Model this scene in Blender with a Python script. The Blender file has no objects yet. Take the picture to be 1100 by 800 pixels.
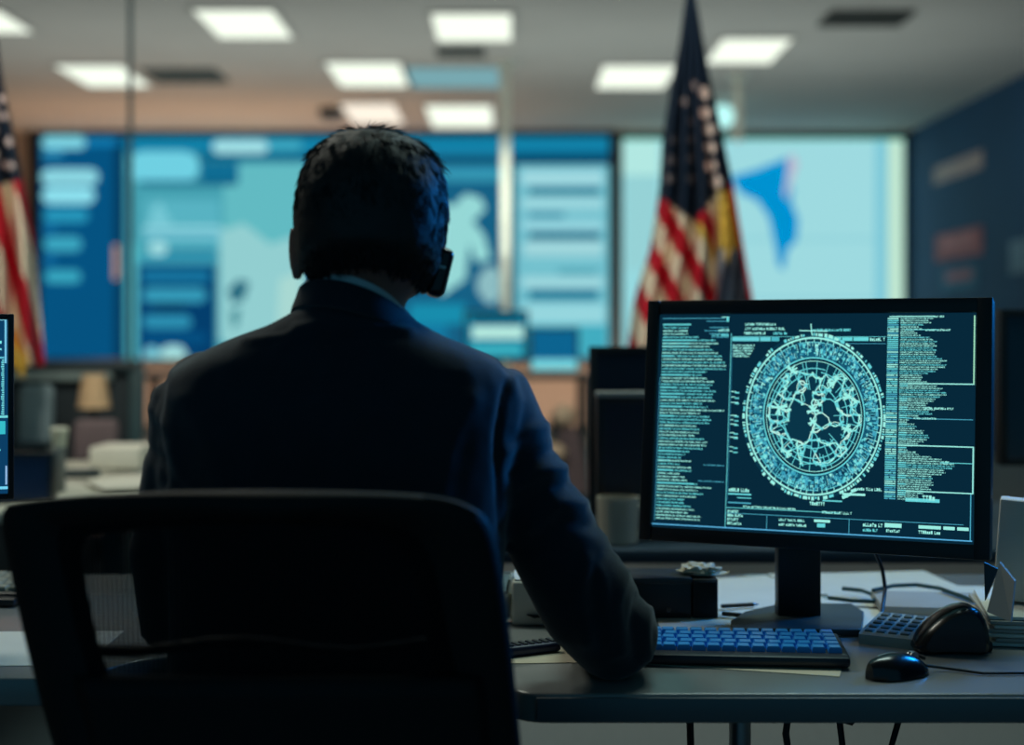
import bpy, bmesh, math, random
import numpy as np
from mathutils import Vector, Matrix, Euler, noise

random.seed(7)
C = bpy.context.scene.collection
SC = bpy.context.scene
F = 1528.0          # focal length in pixels of the 1100 px wide frame
CZ = 1.18           # camera height
CEIL = 3.60
FAR = 17.0
DESK = 0.74


def lin(c, k=1.0):
    r = []
    for v in c[:3]:
        v = v / 255.0
        r.append((v / 12.92 if v <= 0.04045 else ((v + 0.055) / 1.055) ** 2.4) * k)
    return (r[0], r[1], r[2], 1.0)


# ------------------------------------------------------------------ camera, world, lights
cam_d = bpy.data.cameras.new('camera')
cam_d.sensor_width = 36.0
cam_d.lens = 50.0
cam_d.shift_y = -40.0 / 1100.0
cam_d.clip_start = 0.05
cam_d.clip_end = 100
cam_d.dof.use_dof = True
cam_d.dof.focus_distance = 1.96
cam_d.dof.aperture_fstop = 2.0
cam = bpy.data.objects.new('camera', cam_d)
C.objects.link(cam)
cam.location = (0, 0, CZ)
cam.rotation_euler = (math.pi / 2, 0, 0)
SC.camera = cam

W = bpy.data.worlds.new('world')
SC.world = W
W.use_nodes = True
W.node_tree.nodes['Background'].inputs[0].default_value = lin((58, 122, 150))
W.node_tree.nodes['Background'].inputs[1].default_value = 0.50

SC.view_settings.view_transform = 'Standard'
SC.view_settings.look = 'None'
SC.view_settings.exposure = 0.0
SC.view_settings.gamma = 1.0
SC.view_settings.use_curve_mapping = False


def area(name, loc, size, rgb, power, rot=(0, 0, 0), spread=180):
    d = bpy.data.lights.new(name, 'AREA')
    d.shape = 'RECTANGLE'
    d.size, d.size_y = size
    d.color = lin(rgb)[:3]
    d.energy = power
    d.spread = math.radians(spread)
    o = bpy.data.objects.new(name, d)
    C.objects.link(o)
    o.location = loc
    o.rotation_euler = rot
    return o


area('ceiling_fill_light', (-0.6, 11.6, 1.9), (9.0, 3.0), (222, 232, 226), 70, (math.pi, 0, 0))  # unseen uplight added to brighten the ceiling, no fixture
area('warm_wall_wash', (-3.2, 15.6, 1.5), (5.0, 0.5), (255, 192, 142), 58, (math.pi, 0, 0))
area('warm_low_wash', (-0.8, 15.2, 0.75), (9.0, 0.5), (255, 212, 178), 72, (math.radians(75), 0, 0))
area('desk_fill_light', (0.85, 3.05, 3.5), (1.2, 0.6), (196, 226, 218), 42)  # unseen pair of lamps added over the desk, no ceiling fixtures
area('desk_fill_light', (-1.6, 3.6, 3.5), (1.2, 0.6), (232, 235, 220), 40)
area('flag_fill_light', (0.3, 3.4, 3.3), (0.5, 0.5), (255, 236, 214), 11, (math.radians(48), 0, math.radians(-10)), 90)  # unseen pair added to brighten the flags, not real fittings
area('flag_fill_light', (-1.4, 3.6, 3.3), (0.5, 0.5), (255, 236, 214), 10, (math.radians(46), 0, math.radians(20)), 90)
area('column_fill_light', (-0.06, 11.7, 3.5), (0.2, 0.2), (240, 250, 235), 7, (math.radians(30), 0, 0), 50)  # unseen lamp added only to make the column paler
area('blue_accent_light', (1.9, 3.0, 1.9), (0.5, 0.5), (20, 130, 225), 7.5, Vector((-1.85, -1.25, -0.9)).to_track_quat('-Z', 'Y').to_euler(), 60)


# ------------------------------------------------------------------ helpers
def P(px, py, d):
    return Vector(((px - 550) * d / F, d, CZ - (py - 360) * d / F))


def PD(px, py, z=DESK):
    d = (CZ - z) * F / (py - 360)
    return Vector(((px - 550) * d / F, d, z))


def px_of(v):
    return 550 + F * v.x / v.y, 360 - F * (v.z - CZ) / v.y


MATS = {}


def mat(name, rgb, rough=0.5, metal=0.0, var=0.12, scale=8.0, bump=0.0, bscale=60.0, spec=0.5, sheen=0.0):
    m = bpy.data.materials.new(name)
    m.use_nodes = True
    nt = m.node_tree
    b = nt.nodes['Principled BSDF']
    b.inputs['Roughness'].default_value = rough
    b.inputs['Metallic'].default_value = metal
    b.inputs['Specular IOR Level'].default_value = spec
    if sheen:
        b.inputs['Sheen Weight'].default_value = sheen
    tc = nt.nodes.new('ShaderNodeTexCoord')
    n = nt.nodes.new('ShaderNodeTexNoise')
    n.inputs['Scale'].default_value = scale
    n.inputs['Detail'].default_value = 4
    nt.links.new(tc.outputs['Object'], n.inputs['Vector'])
    r = nt.nodes.new('ShaderNodeValToRGB')
    c = lin(rgb)
    r.color_ramp.elements[0].position = 0.3
    r.color_ramp.elements[1].position = 0.7
    r.color_ramp.elements[0].color = tuple(x * (1 - var) for x in c[:3]) + (1,)
    r.color_ramp.elements[1].color = tuple(min(1, x * (1 + var)) for x in c[:3]) + (1,)
    nt.links.new(n.outputs['Fac'], r.inputs['Fac'])
    nt.links.new(r.outputs['Color'], b.inputs['Base Color'])
    if bump:
        n2 = nt.nodes.new('ShaderNodeTexNoise')
        n2.inputs['Scale'].default_value = bscale
        n2.inputs['Detail'].default_value = 3
        nt.links.new(tc.outputs['Object'], n2.inputs['Vector'])
        bp = nt.nodes.new('ShaderNodeBump')
        bp.inputs['Strength'].default_value = bump
        bp.inputs['Distance'].default_value = 0.002
        nt.links.new(n2.outputs['Fac'], bp.inputs['Height'])
        nt.links.new(bp.outputs['Normal'], b.inputs['Normal'])
    return m


def emit(name, rgb, k=1.0, sample=True):
    m = bpy.data.materials.new(name)
    m.use_nodes = True
    nt = m.node_tree
    nt.nodes.clear()
    o = nt.nodes.new('ShaderNodeOutputMaterial')
    e = nt.nodes.new('ShaderNodeEmission')
    e.inputs['Color'].default_value = lin(rgb)
    e.inputs['Strength'].default_value = k
    nt.links.new(e.outputs[0], o.inputs[0])
    if not sample:
        m.cycles.emission_sampling = 'NONE'
    return m


def emit_attr(name, k=1.0, sample=True):
    m = emit(name, (255, 255, 255), k, sample)
    nt = m.node_tree
    a = nt.nodes.new('ShaderNodeVertexColor')
    a.layer_name = 'Col'
    e = [n for n in nt.nodes if n.type == 'EMISSION'][0]
    nt.links.new(a.outputs['Color'], e.inputs['Color'])
    return m


class MB:
    def __init__(self):
        self.bm = bmesh.new()

    def _geo(self, verts, faces):
        vs = [self.bm.verts.new(v) for v in verts]
        for f in faces:
            try:
                self.bm.faces.new([vs[i] for i in f])
            except ValueError:
                pass
        return vs

    def box(self, c, s, rot=None, bevel=0.0, seg=2):
        b2 = bmesh.new()
        bmesh.ops.create_cube(b2, size=1.0)
        for v in b2.verts:
            v.co = Vector((v.co.x * s[0], v.co.y * s[1], v.co.z * s[2]))
        if bevel:
            bmesh.ops.bevel(b2, geom=list(b2.edges), offset=bevel, segments=seg, affect='EDGES', profile=0.5)
        M = Matrix.Translation(Vector(c))
        if rot is not None:
            M = M @ (Euler(rot).to_matrix().to_4x4() if not isinstance(rot, Matrix) else rot)
        b2.transform(M)
        self.merge(b2)
        return self

    def merge(self, b2):
        me = bpy.data.meshes.new('tmp')
        b2.to_mesh(me)
        b2.free()
        self.bm.from_mesh(me)
        bpy.data.meshes.remove(me)

    def loft(self, rings, cap=True, closed=True):
        n = len(rings[0])
        allv = [[self.bm.verts.new(p) for p in r] for r in rings]
        for a, b in zip(allv[:-1], allv[1:]):
            for i in range(n if closed else n - 1):
                j = (i + 1) % n
                try:
                    self.bm.faces.new((a[i], a[j], b[j], b[i]))
                except ValueError:
                    pass
        if cap and closed:
            self.bm.faces.new(list(reversed(allv[0])))
            self.bm.faces.new(allv[-1])
        return self

    def tube(self, pts, radii, n=12, cap=True, flat=1.0, round_ends=False, up=None):
        pts = [Vector(p) for p in pts]
        if not hasattr(radii, '__len__'):
            radii = [radii] * len(pts)
        if round_ends:
            d0 = (pts[0] - pts[1]).normalized()
            d1 = (pts[-1] - pts[-2]).normalized()
            pre = [(pts[0] + d0 * radii[0] * math.sin(a), radii[0] * max(0.05, math.cos(a))) for a in (1.5, 1.1, 0.6)]
            post = [(pts[-1] + d1 * radii[-1] * math.sin(a), radii[-1] * max(0.05, math.cos(a))) for a in (0.6, 1.1, 1.5)]
            pts = [p for p, _ in pre] + pts + [p for p, _ in post]
            radii = [r for _, r in pre] + list(radii) + [r for _, r in post]
        rings = []
        ref = Vector(up) if up is not None else None
        prev = None
        for i, p in enumerate(pts):
            t = (pts[min(i + 1, len(pts) - 1)] - pts[max(i - 1, 0)]).normalized()
            if prev is None:
                a = ref if ref is not None else (Vector((0, 0, 1)) if abs(t.z) < 0.9 else Vector((1, 0, 0)))
                u = (a - t * a.dot(t)).normalized()
            else:
                u = (prev - t * prev.dot(t)).normalized()
            prev = u
            w = t.cross(u)
            rings.append([p + (u * math.cos(q) * flat + w * math.sin(q)) * radii[i] for q in [2 * math.pi * k / n for k in range(n)]])
        return self.loft(rings, cap)

    def lathe(self, prof, c, n=24, cap=True):
        c = Vector(c)
        rings = [[c + Vector((r * math.cos(2 * math.pi * k / n), r * math.sin(2 * math.pi * k / n), z)) for k in range(n)] for r, z in prof]
        return self.loft(rings, cap)

    def prism(self, pts, z0, z1, bevel=0.0):
        b2 = bmesh.new()
        vs = [b2.verts.new((x, y, z0)) for x, y in pts]
        f = b2.faces.new(vs)
        r = bmesh.ops.extrude_face_region(b2, geom=[f])
        for v in r['geom']:
            if isinstance(v, bmesh.types.BMVert):
                v.co.z = z1
        bmesh.ops.recalc_face_normals(b2, faces=list(b2.faces))
        if bevel:
            ed = [e for e in b2.edges if abs(e.verts[0].co.z - e.verts[1].co.z) < 1e-6]
            bmesh.ops.bevel(b2, geom=ed, offset=bevel, segments=3, affect='EDGES', profile=0.5)
        self.merge(b2)
        return self

    def sphere(self, c, r, n=16):
        b2 = bmesh.new()
        bmesh.ops.create_uvsphere(b2, u_segments=n, v_segments=n // 2 + 2, radius=1.0)
        if not hasattr(r, '__len__'):
            r = (r, r, r)
        for v in b2.verts:
            v.co = Vector((v.co.x * r[0] + c[0], v.co.y * r[1] + c[1], v.co.z * r[2] + c[2]))
        self.merge(b2)
        return self


MW = {}


def tag(o, label=None, cat=None, group=None, kind=None):
    if label:
        o['label'] = label
    if cat:
        o['category'] = cat
    if group:
        o['group'] = group
    if kind:
        o['kind'] = kind
    return o


def thing(name, label, cat, loc=(0, 0, 0), rot=(0, 0, 0), group=None):
    o = bpy.data.objects.new(name, None)
    o.empty_display_size = 0.05
    C.objects.link(o)
    o.location = loc
    o.rotation_euler = rot
    MW[o.name] = Matrix.Translation(Vector(loc)) @ Euler(rot).to_matrix().to_4x4()
    return tag(o, label, cat, group)


def part(name, mb, m, parent=None, world=True, smooth=True, label=None, mods=None, attr=None):
    """links one mesh; WORLD: the mesh was drawn in world coordinates"""
    bm = mb.bm if isinstance(mb, MB) else mb
    if parent is not None and world:
        bm.transform(MW[parent.name].inverted())
    bmesh.ops.recalc_face_normals(bm, faces=list(bm.faces))
    me = bpy.data.meshes.new(name)
    bm.to_mesh(me)
    bm.free()
    if m is not None:
        me.materials.append(m)
    if smooth:
        me.shade_smooth()
        try:
            me.set_sharp_from_angle(angle=math.radians(38))
        except Exception:
            pass
    o = bpy.data.objects.new(name, me)
    C.objects.link(o)
    if parent is not None:
        o.parent = parent
        MW[o.name] = MW[parent.name]
    if label:
        o['label'] = label
    return o


def solo(name, mb, m, label, cat, loc, group=None, smooth=True, rot=(0, 0, 0), world=True, kind=None):
    """a thing that is one mesh, with its origin at LOC"""
    M = Matrix.Translation(Vector(loc)) @ Euler(rot).to_matrix().to_4x4()
    if world:
        mb.bm.transform(M.inverted())
    o = part(name, mb, m, smooth=smooth)
    o.location = loc
    o.rotation_euler = rot
    MW[o.name] = M
    return tag(o, label, cat, group, kind)


def struct(name, mb, m):
    return tag(part(name, mb, m, smooth=False), kind='structure')


def gfx(name, shapes, parent, mt, normal=None):
    """flat coloured shapes of a lit display: [(polygon points in world space, rgb)]"""
    me = bpy.data.meshes.new(name)
    vs, fs, cols = [], [], []
    inv = MW[parent.name].inverted()
    for pts, rgb in shapes:
        k = len(vs)
        vs += [inv @ Vector(p) for p in pts]
        fs.append(list(range(k, k + len(pts))))
        cols += [lin(rgb)] * len(pts)
    me.from_pydata(vs, [], fs)
    ca = me.color_attributes.new('Col', 'FLOAT_COLOR', 'POINT')
    for i, c in enumerate(cols):
        ca.data[i].color = c
    me.materials.append(mt)
    o = bpy.data.objects.new(name, me)
    C.objects.link(o)
    o.parent = parent
    MW[o.name] = MW[parent.name]
    return o


def copy_tree(o, parent=None):
    c = o.copy()
    C.objects.link(c)
    if parent is not None:
        c.parent = parent
    for ch in list(o.children):
        copy_tree(ch, c)
    return c


def smoothstep(a, b, x):
    t = max(0.0, min(1.0, (x - a) / (b - a)))
    return t * t * (3 - 2 * t)


# materials
M_ceil = mat('ceiling_paint', (186, 186, 182), 0.9, var=0.04, scale=1.5)
M_wall = mat('beige_wall', (186, 172, 160), 0.9, var=0.05, scale=2)
M_dwall = mat('dark_blue_wall', (6, 66, 104), 0.8, var=0.08, scale=2)
M_floor = mat('grey_carpet', (104, 112, 114), 0.95, var=0.1, scale=40)
M_black = mat('black_plastic', (13, 15, 18), 0.42, var=0.1, bump=0.15, bscale=900)
M_blackgl = mat('black_glossy_plastic', (10, 12, 14), 0.22, var=0.1)
M_dark = mat('dark_teal_metal', (30, 48, 54), 0.5, var=0.1)
M_frame = mat('dark_screen_frame', (8, 22, 30), 0.4, var=0.1)
M_desk = mat('grey_laminate', (128, 130, 128), 0.24, var=0.03, scale=3, spec=0.7)
M_edge = mat('grey_laminate_edge', (88, 94, 98), 0.35, var=0.05)
M_metal = mat('brushed_steel', (150, 156, 160), 0.35, 0.9, var=0.08)
M_paper = mat('white_paper', (214, 212, 200), 0.8, var=0.04, scale=12)
M_paper2 = mat('cream_paper', (206, 196, 172), 0.8, var=0.05, scale=12)
M_card = mat('grey_card', (168, 164, 156), 0.8, var=0.06)
M_offscr = mat('switched_off_screen', (8, 24, 42), 0.35, var=0.05)
M_bluegrey = mat('blue_grey_fabric', (120, 142, 150), 0.9, var=0.08, bump=0.2)
M_mauve = mat('mauve_fabric', (98, 86, 90), 0.9, var=0.1, bump=0.2)
M_shade = mat('cream_lampshade', (206, 178, 140), 0.9, var=0.05)
M_post = mat('pale_steel_post', (226, 226, 212), 0.3, 0.2, var=0.05)

# ------------------------------------------------------------------ the room
XL, XR, Y0 = -7.4, 4.73, -1.6
struct('floor', MB().box(((XL + XR) / 2, (Y0 + FAR) / 2, -0.05), (XR - XL, FAR - Y0, 0.1)), M_floor)
struct('ceiling', MB().box(((XL + XR) / 2, (Y0 + FAR) / 2, CEIL + 0.05), (XR - XL, FAR - Y0, 0.1)), M_ceil)
struct('wall_far', MB().box(((XL + XR) / 2, FAR + 0.1, CEIL / 2), (XR - XL + 0.4, 0.2, CEIL)), M_wall)
struct('wall_right', MB().box((XR + 0.1, (Y0 + FAR) / 2, CEIL / 2), (0.2, FAR - Y0, CEIL)), M_dwall)
struct('wall_left', MB().box((XL - 0.1, (Y0 + FAR) / 2, CEIL / 2), (0.2, FAR - Y0, CEIL)), M_wall)
struct('baseboard_far', MB().box(((XL + XR) / 2, FAR - 0.01, 0.05), (XR - XL, 0.02, 0.1)), M_dark)

# ceiling lights: pixel centre, pixel top and bottom, pixel width
M_lamp = emit('lamp_diffuser', (246, 255, 238), 1.15)
M_lampw = emit('warm_lamp_diffuser', (255, 244, 226), 1.05)
M_bluepanel = emit('dim_blue_panel', (120, 168, 176), 1.0)
M_lampc = emit('cool_lamp_diffuser', (190, 255, 250), 1.1)


def ceiling_light(cx, y0, y1, w, label, m=M_lamp):
    d0, d1 = (CEIL - CZ) * F / (360 - y0), (CEIL - CZ) * F / (360 - y1)
    dc = (d0 + d1) / 2
    x = (cx - 550) * dc / F
    wm = w * dc / F
    t = thing('ceiling_light', label, 'ceiling light', (x, dc, CEIL), group='recessed ceiling light panels')
    fr = MB()
    L, D = wm, d1 - d0
    for sx in (-1, 1):
        fr.box((x + sx * (L / 2 + 0.02), dc, CEIL - 0.008), (0.04, D + 0.08, 0.016), bevel=0.003)
        fr.box((x, dc + sx * (D / 2 + 0.02), CEIL - 0.008), (L, 0.04, 0.016), bevel=0.003)
    part('frame', fr, M_ceil, t)
    part('diffuser', MB().box((x, dc, CEIL - 0.004), (L, D, 0.008)), m, t, smooth=False)
    return t


ceiling_light(263, 9, 40, 82, 'lit ceiling panel nearest the camera on the side of the left flag')
ceiling_light(508, 13, 43, 82, 'lit ceiling panel of the nearest row above the pale steel column')
ceiling_light(803, 40, 67, 72, 'lit ceiling panel to the right of the tall flag tip')
ceiling_light(112, 69, 92, 70, 'lit ceiling panel above the left end of the big video wall')
ceiling_light(396, 66, 92, 76, 'lit ceiling panel immediately left of the dim blue panel')
ceiling_light(682, 69, 94, 76, 'lit ceiling panel just left of the tall flag')
ceiling_light(401, 110, 132, 56, 'warm white ceiling panel closest above the man\'s head', M_lampw)
ceiling_light(495, 112, 136, 68, 'bright white ceiling panel right of the warm one, near the far wall')
ceiling_light(-18, 10, 34, 72, 'lit ceiling panel cut off by the left edge of the photo')
ceiling_light(488, 71, 93, 96, 'dim pale blue ceiling panel beside a lit one', M_bluepanel)  # pale blue rectangle drawn as an emissive panel, not a lamp

cd = 14.6
t = thing('ceiling_downlight', 'small round cool white ceiling downlight beside the flag', 'ceiling light', ((776 - 550) * cd / F, cd, CEIL))
q = P(776, 125, cd)
part('lamp', MB().sphere((q.x, q.y, q.z), (0.125, 0.125, 0.12)), M_lampc, t)
part('stem', MB().tube([(q.x, q.y, CEIL), (q.x, q.y, q.z + 0.1)], 0.03), M_ceil, t)
M_vent = mat('ceiling_vent_metal', (96, 102, 100), 0.7, var=0.1)
for (cx, y0, y1, w, lb) in ((200, 73, 87, 78, 'dark ceiling vent above the left half of the video wall'),
                            (495, 50, 59, 52, 'small dark ceiling vent between two lit panels'),
                            (930, 10, 26, 90, 'dark ceiling vent at the upper right by the blue wall')):
    d0, d1 = (CEIL - CZ) * F / (360 - y0), (CEIL - CZ) * F / (360 - y1)
    dc, x = (d0 + d1) / 2, (cx - 550) * ((d0 + d1) / 2) / F
    wm = w * dc / F
    v = thing('ceiling_vent', lb, 'vent', (x, dc, CEIL))
    part('backing', MB().box((x, dc, CEIL - 0.004), (wm, d1 - d0, 0.008)), M_vent, v)
    s = MB()
    for k in range(7):
        s.box((x, d0 + (k + 0.5) * (d1 - d0) / 7, CEIL - 0.018), (wm, 0.02, 0.02), rot=(0.5, 0, 0))
    part('slat', s, M_vent, v)
sd = 15.2
solo('smoke_detector', MB().lathe([(0.02, -0.12), (0.12, -0.1), (0.14, -0.03), (0.14, 0)], ((356 - 550) * sd / F, sd, CEIL)), M_dark,
     'small dark round detector on the ceiling above the head', 'detector', ((356 - 550) * sd / F, sd, CEIL))


# steel posts
def post(px, d, r, z0, label, M_post=M_post):
    x = (px - 550) * d / F
    t = thing('steel_post', label, 'post', (x, d, 0))
    part('shaft', MB().tube([(x, d, z0), (x, d, CEIL)], r, 14), M_post, t)
    part('ceiling_plate', MB().lathe([(r * 2.2, -0.03), (r * 2.2, 0)], (x, d, CEIL)), M_post, t)
    if z0 < 0.1:
        part('foot_plate', MB().lathe([(r * 2.4, 0), (r * 2.2, 0.02), (r, 0.03)], (x, d, 0)), M_post, t)
    return t


post(140, 6.2, 0.011, 0.0, 'thin grey steel post in front of the left part of the video wall', mat('grey_steel_post', (70, 92, 98), 0.4, 0.3))
post(543, 12.6, 0.045, 0.0, 'pale round steel column right of the man\'s head')
post(793, 13.2, 0.042, 2.98, 'short pale rod hanging from the ceiling right of the tall flag')


# ------------------------------------------------------------------ video wall and wall display
def rect(x0, x1, y0, y1, rgb, lay):
    d = FAR - 0.16 - 0.004 * lay
    return ([P(x0, y1, d), P(x1, y1, d), P(x1, y0, d), P(x0, y0, d)], rgb)


def pill(x0, x1, y0, y1, rgb, lay):
    d = FAR - 0.16 - 0.004 * lay
    r = (y1 - y0) / 2
    cy = (y0 + y1) / 2
    pts = []
    for k in range(9):
        a = -math.pi / 2 + math.pi * k / 8
        pts.append(P(x1 - r + r * math.cos(a), cy + r * math.sin(a), d))
    for k in range(9):
        a = math.pi / 2 + math.pi * k / 8
        pts.append(P(x0 + r + r * math.cos(a), cy + r * math.sin(a), d))
    return (pts, rgb)


def poly(pts, rgb, lay):
    d = FAR - 0.16 - 0.004 * lay
    return ([P(x, y, d) for x, y in pts], rgb)


def slab_px(x0, x1, y0, y1, d0, d1, bevel=0.0):
    a, b = P(x0, y1, d0), P(x1, y0, d0)
    return MB().box(((a.x + b.x) / 2, (d0 + d1) / 2, (a.z + b.z) / 2), (b.x - a.x, d1 - d0, b.z - a.z), bevel=bevel)


M_scr = emit_attr('lit_display', 1.0)
vw = thing('video_wall', 'large blue lit video wall across the far wall behind the man', 'screen', P(348, 392, FAR))
part('housing', slab_px(33, 661, 141, 392, FAR - 0.13, FAR - 0.005), M_frame, vw)
fr = MB()
for (a, b, c_, e) in ((33, 661, 139, 146), (33, 661, 385, 393), (33, 44, 139, 393), (654, 661, 139, 393)):
    q0, q1 = P(a, e, FAR - 0.15), P(b, c_, FAR - 0.15)
    fr.box(((q0.x + q1.x) / 2, FAR - 0.16, (q0.z + q1.z) / 2), (q1.x - q0.x, 0.12, q1.z - q0.z))
part('bezel', fr, M_frame, vw, smooth=False)
dp = part('display', slab_px(44, 655, 146, 385, FAR - 0.158, FAR - 0.13), emit('display_blue_ground', (8, 84, 128), 0.9), vw, smooth=False)
S = []
S.append(rect(44, 122, 147, 384, (5, 82, 128), 1))
for a in ((45, 92, 146, 160, (125, 210, 225)), (92, 128, 147, 157, (18, 120, 172)), (45, 68, 162, 168, (50, 150, 190)),
          (44, 106, 181, 199, (138, 212, 224)), (45, 102, 201, 219, (140, 222, 236)), (47, 95, 224, 239, (38, 148, 184)),
          (47, 60, 241, 250, (20, 110, 160)), (47, 88, 254, 270, (58, 164, 190)), (48, 60, 272, 286, (18, 105, 155)), (48, 87, 290, 304, (55, 165, 190))):
    S.append(pill(*a, 2))
S.append(rect(122, 134, 147, 385, (6, 58, 92), 2))
S.append(rect(122, 127, 263, 300, (190, 150, 125), 3))
S.append(rect(134, 330, 147, 385, (70, 160, 176), 1))
S.append(rect(134, 655, 147, 164, (18, 128, 166), 2))
S.append(pill(228, 288, 150, 165, (160, 222, 228), 4))
S.append(rect(213, 332, 164, 173, (14, 98, 132), 3))
S.append(pill(286, 325, 150, 162, (60, 165, 190), 3))
S.append(pill(137, 214, 162, 196, (112, 208, 226), 3))
S.append(rect(215, 256, 174, 195, (16, 108, 146), 3))
S.append(rect(150, 255, 194, 199, (10, 92, 126), 4))
S.append(rect(240, 330, 176, 290, (98, 186, 194), 2))
for k in range(8):
    x = 160 + k * 3
    S.append(rect(x, x + 2, 242 - (9, 16, 22, 26, 24, 17, 12, 8)[k], 242, (128, 208, 220), 3))
S.append(rect(155, 236, 214, 268, (88, 178, 194), 2))
S.append(rect(154, 238, 243, 247, (150, 216, 226), 3))
S.append(rect(154, 238, 250, 256, (120, 196, 212), 3))
S.append(rect(156, 232, 257, 259, (40, 140, 168), 3))
S.append(pill(160, 180, 259, 274, (160, 220, 224), 4))
S.append(rect(165, 232, 268, 275, (20, 120, 152), 3))
S.append(rect(136, 147, 262, 385, (86, 188, 198), 2))
S.append(rect(148, 232, 284, 384, (4, 62, 108), 3))
S.append(rect(150, 230, 276, 284, (60, 158, 184), 3))
for a in ((152, 226, 290, 303, (24, 116, 158)), (153, 222, 309, 325, (52, 152, 182)), (165, 200, 326, 333, (4, 50, 86)),
          (153, 206, 338, 353, (44, 142, 176)), (152, 222, 356, 370, (6, 78, 126))):
    S.append(pill(*a, 4))
S.append(pill(154, 172, 372, 389, (120, 200, 215), 5))
S.append(pill(172, 200, 371, 391, (165, 224, 224), 5))
S.append(poly([(236, 248), (262, 240), (290, 262), (330, 250), (330, 384), (262, 384), (236, 365)], (146, 206, 208), 3))
S.append(poly([(244, 312), (256, 300), (268, 303), (262, 322), (250, 326)], (44, 108, 128), 4))
S.append(poly([(247, 334), (258, 330), (256, 348), (250, 354)], (70, 140, 150), 4))
S.append(poly([(300, 300), (322, 292), (330, 384), (296, 384)], (168, 216, 210), 4))
S.append(rect(330, 547, 164, 385, (22, 96, 132), 1))
S.append(rect(330, 547, 164, 180, (30, 122, 162), 2))
S.append(rect(440, 547, 180, 195, (52, 148, 176), 3))
S.append(poly([(474, 216), (486, 222), (500, 208), (516, 212), (522, 224), (508, 238), (520, 252), (527, 278), (512, 282), (504, 262), (500, 300), (474, 318)], (150, 216, 214), 4))
S.append(pill(512, 542, 286, 326, (140, 188, 194), 4))
S.append(rect(440, 500, 326, 348, (24, 140, 172), 4))
S.append(rect(330, 480, 348, 384, (20, 120, 160), 4))
S.append(rect(546, 554, 176, 384, (10, 78, 108), 2))
S.append(rect(440, 655, 168, 176, (8, 70, 98), 3))
S.append(rect(554, 656, 177, 378, (112, 190, 204), 3))
for a in ((560, 648, 183, 199, (160, 216, 224)), (560, 648, 211, 226, (152, 212, 220)), (560, 648, 236, 247, (150, 212, 222)),
          (562, 648, 259, 275, (160, 214, 220)), (562, 646, 279, 288, (120, 196, 208)), (560, 648, 297, 309, (160, 216, 222)), (560, 650, 326, 348, (150, 214, 222)),
          (568, 645, 201, 209, (22, 112, 140)), (568, 606, 228, 234, (36, 130, 158)), (568, 645, 249, 257, (16, 96, 126)),
          (600, 642, 289, 295, (74, 158, 176)), (568, 643, 311, 322, (26, 116, 146))):
    S.append(rect(*a, 4))
S.append(rect(566, 652, 348, 384, (66, 172, 192), 4))
gfx('display_graphic', S, dp, M_scr)

wd = thing('wall_display', 'pale cyan lit wall display with a blue map, right of the tall flag', 'screen', P(820, 390, FAR))
part('housing', slab_px(667, 973, 147, 390, FAR - 0.13, FAR - 0.005), M_frame, wd)
dq = part('display', slab_px(669, 971, 149, 388, FAR - 0.158, FAR - 0.13), emit('display_cyan_ground', (150, 216, 222), 1.0), wd, smooth=False)
S = [rect(669, 708, 150, 188, (178, 232, 226), 1), rect(672, 706, 188, 290, (150, 210, 214), 1),
     rect(709, 944, 150, 387, (158, 218, 224), 1), rect(940, 953, 150, 387, (126, 200, 216), 2), rect(954, 970, 150, 387, (192, 230, 208), 2),
     rect(720, 944, 255, 258, (140, 206, 216), 2), rect(720, 944, 320, 323, (140, 206, 216), 2),
     poly([(783, 190), (812, 182), (846, 169), (846, 186), (852, 204), (850, 216), (858, 236), (856, 258), (846, 268), (842, 290), (836, 286), (832, 262), (826, 234), (814, 216), (796, 208)], (0, 146, 208), 3),
     poly([(846, 170), (852, 165), (858, 176), (850, 196), (846, 214), (842, 208), (845, 190)], (186, 184, 206), 4),
     rect(669, 971, 149, 151, (120, 214, 196), 4)]
gfx('display_graphic', S, dq, M_scr)

# posters on the dark blue right wall
def poster(x0, x1, y0, y1, rgb, label, inner=None):
    d0, d1 = XR * F / (x1 - 550), XR * F / (x0 - 550)
    dm = (d0 + d1) / 2
    z0, z1 = CZ - (y1 - 360) * dm / F, CZ - (y0 - 360) * dm / F
    t = thing('wall_poster', label, 'poster', (XR, dm, z0))
    part('sheet', MB().box((XR - 0.006, dm, (z0 + z1) / 2), (0.012, d1 - d0, z1 - z0)), mat('poster_print', rgb, 0.8, var=0.2, scale=3), t, smooth=False)
    if inner:
        part('picture', MB().box((XR - 0.014, dm, z0 + (z1 - z0) * 0.62), (0.006, (d1 - d0) * 0.7, (z1 - z0) * 0.4)), mat('poster_picture', inner, 0.8, var=0.2, scale=5), t, smooth=False)


poster(1004, 1056, 171, 190, (190, 165, 160), 'long pale pink sign high on the dark blue right wall')
poster(1006, 1056, 248, 277, (170, 100, 105), 'reddish poster on the dark blue wall below the pale pink sign', (200, 130, 130))
poster(1012, 1052, 286, 312, (50, 105, 135), 'small blue poster with a pink patch, lowest on the blue wall', (170, 110, 120))
poster(1086, 1130, 255, 292, (110, 140, 160), 'pale grey sheet on the blue wall at the right edge')

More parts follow.
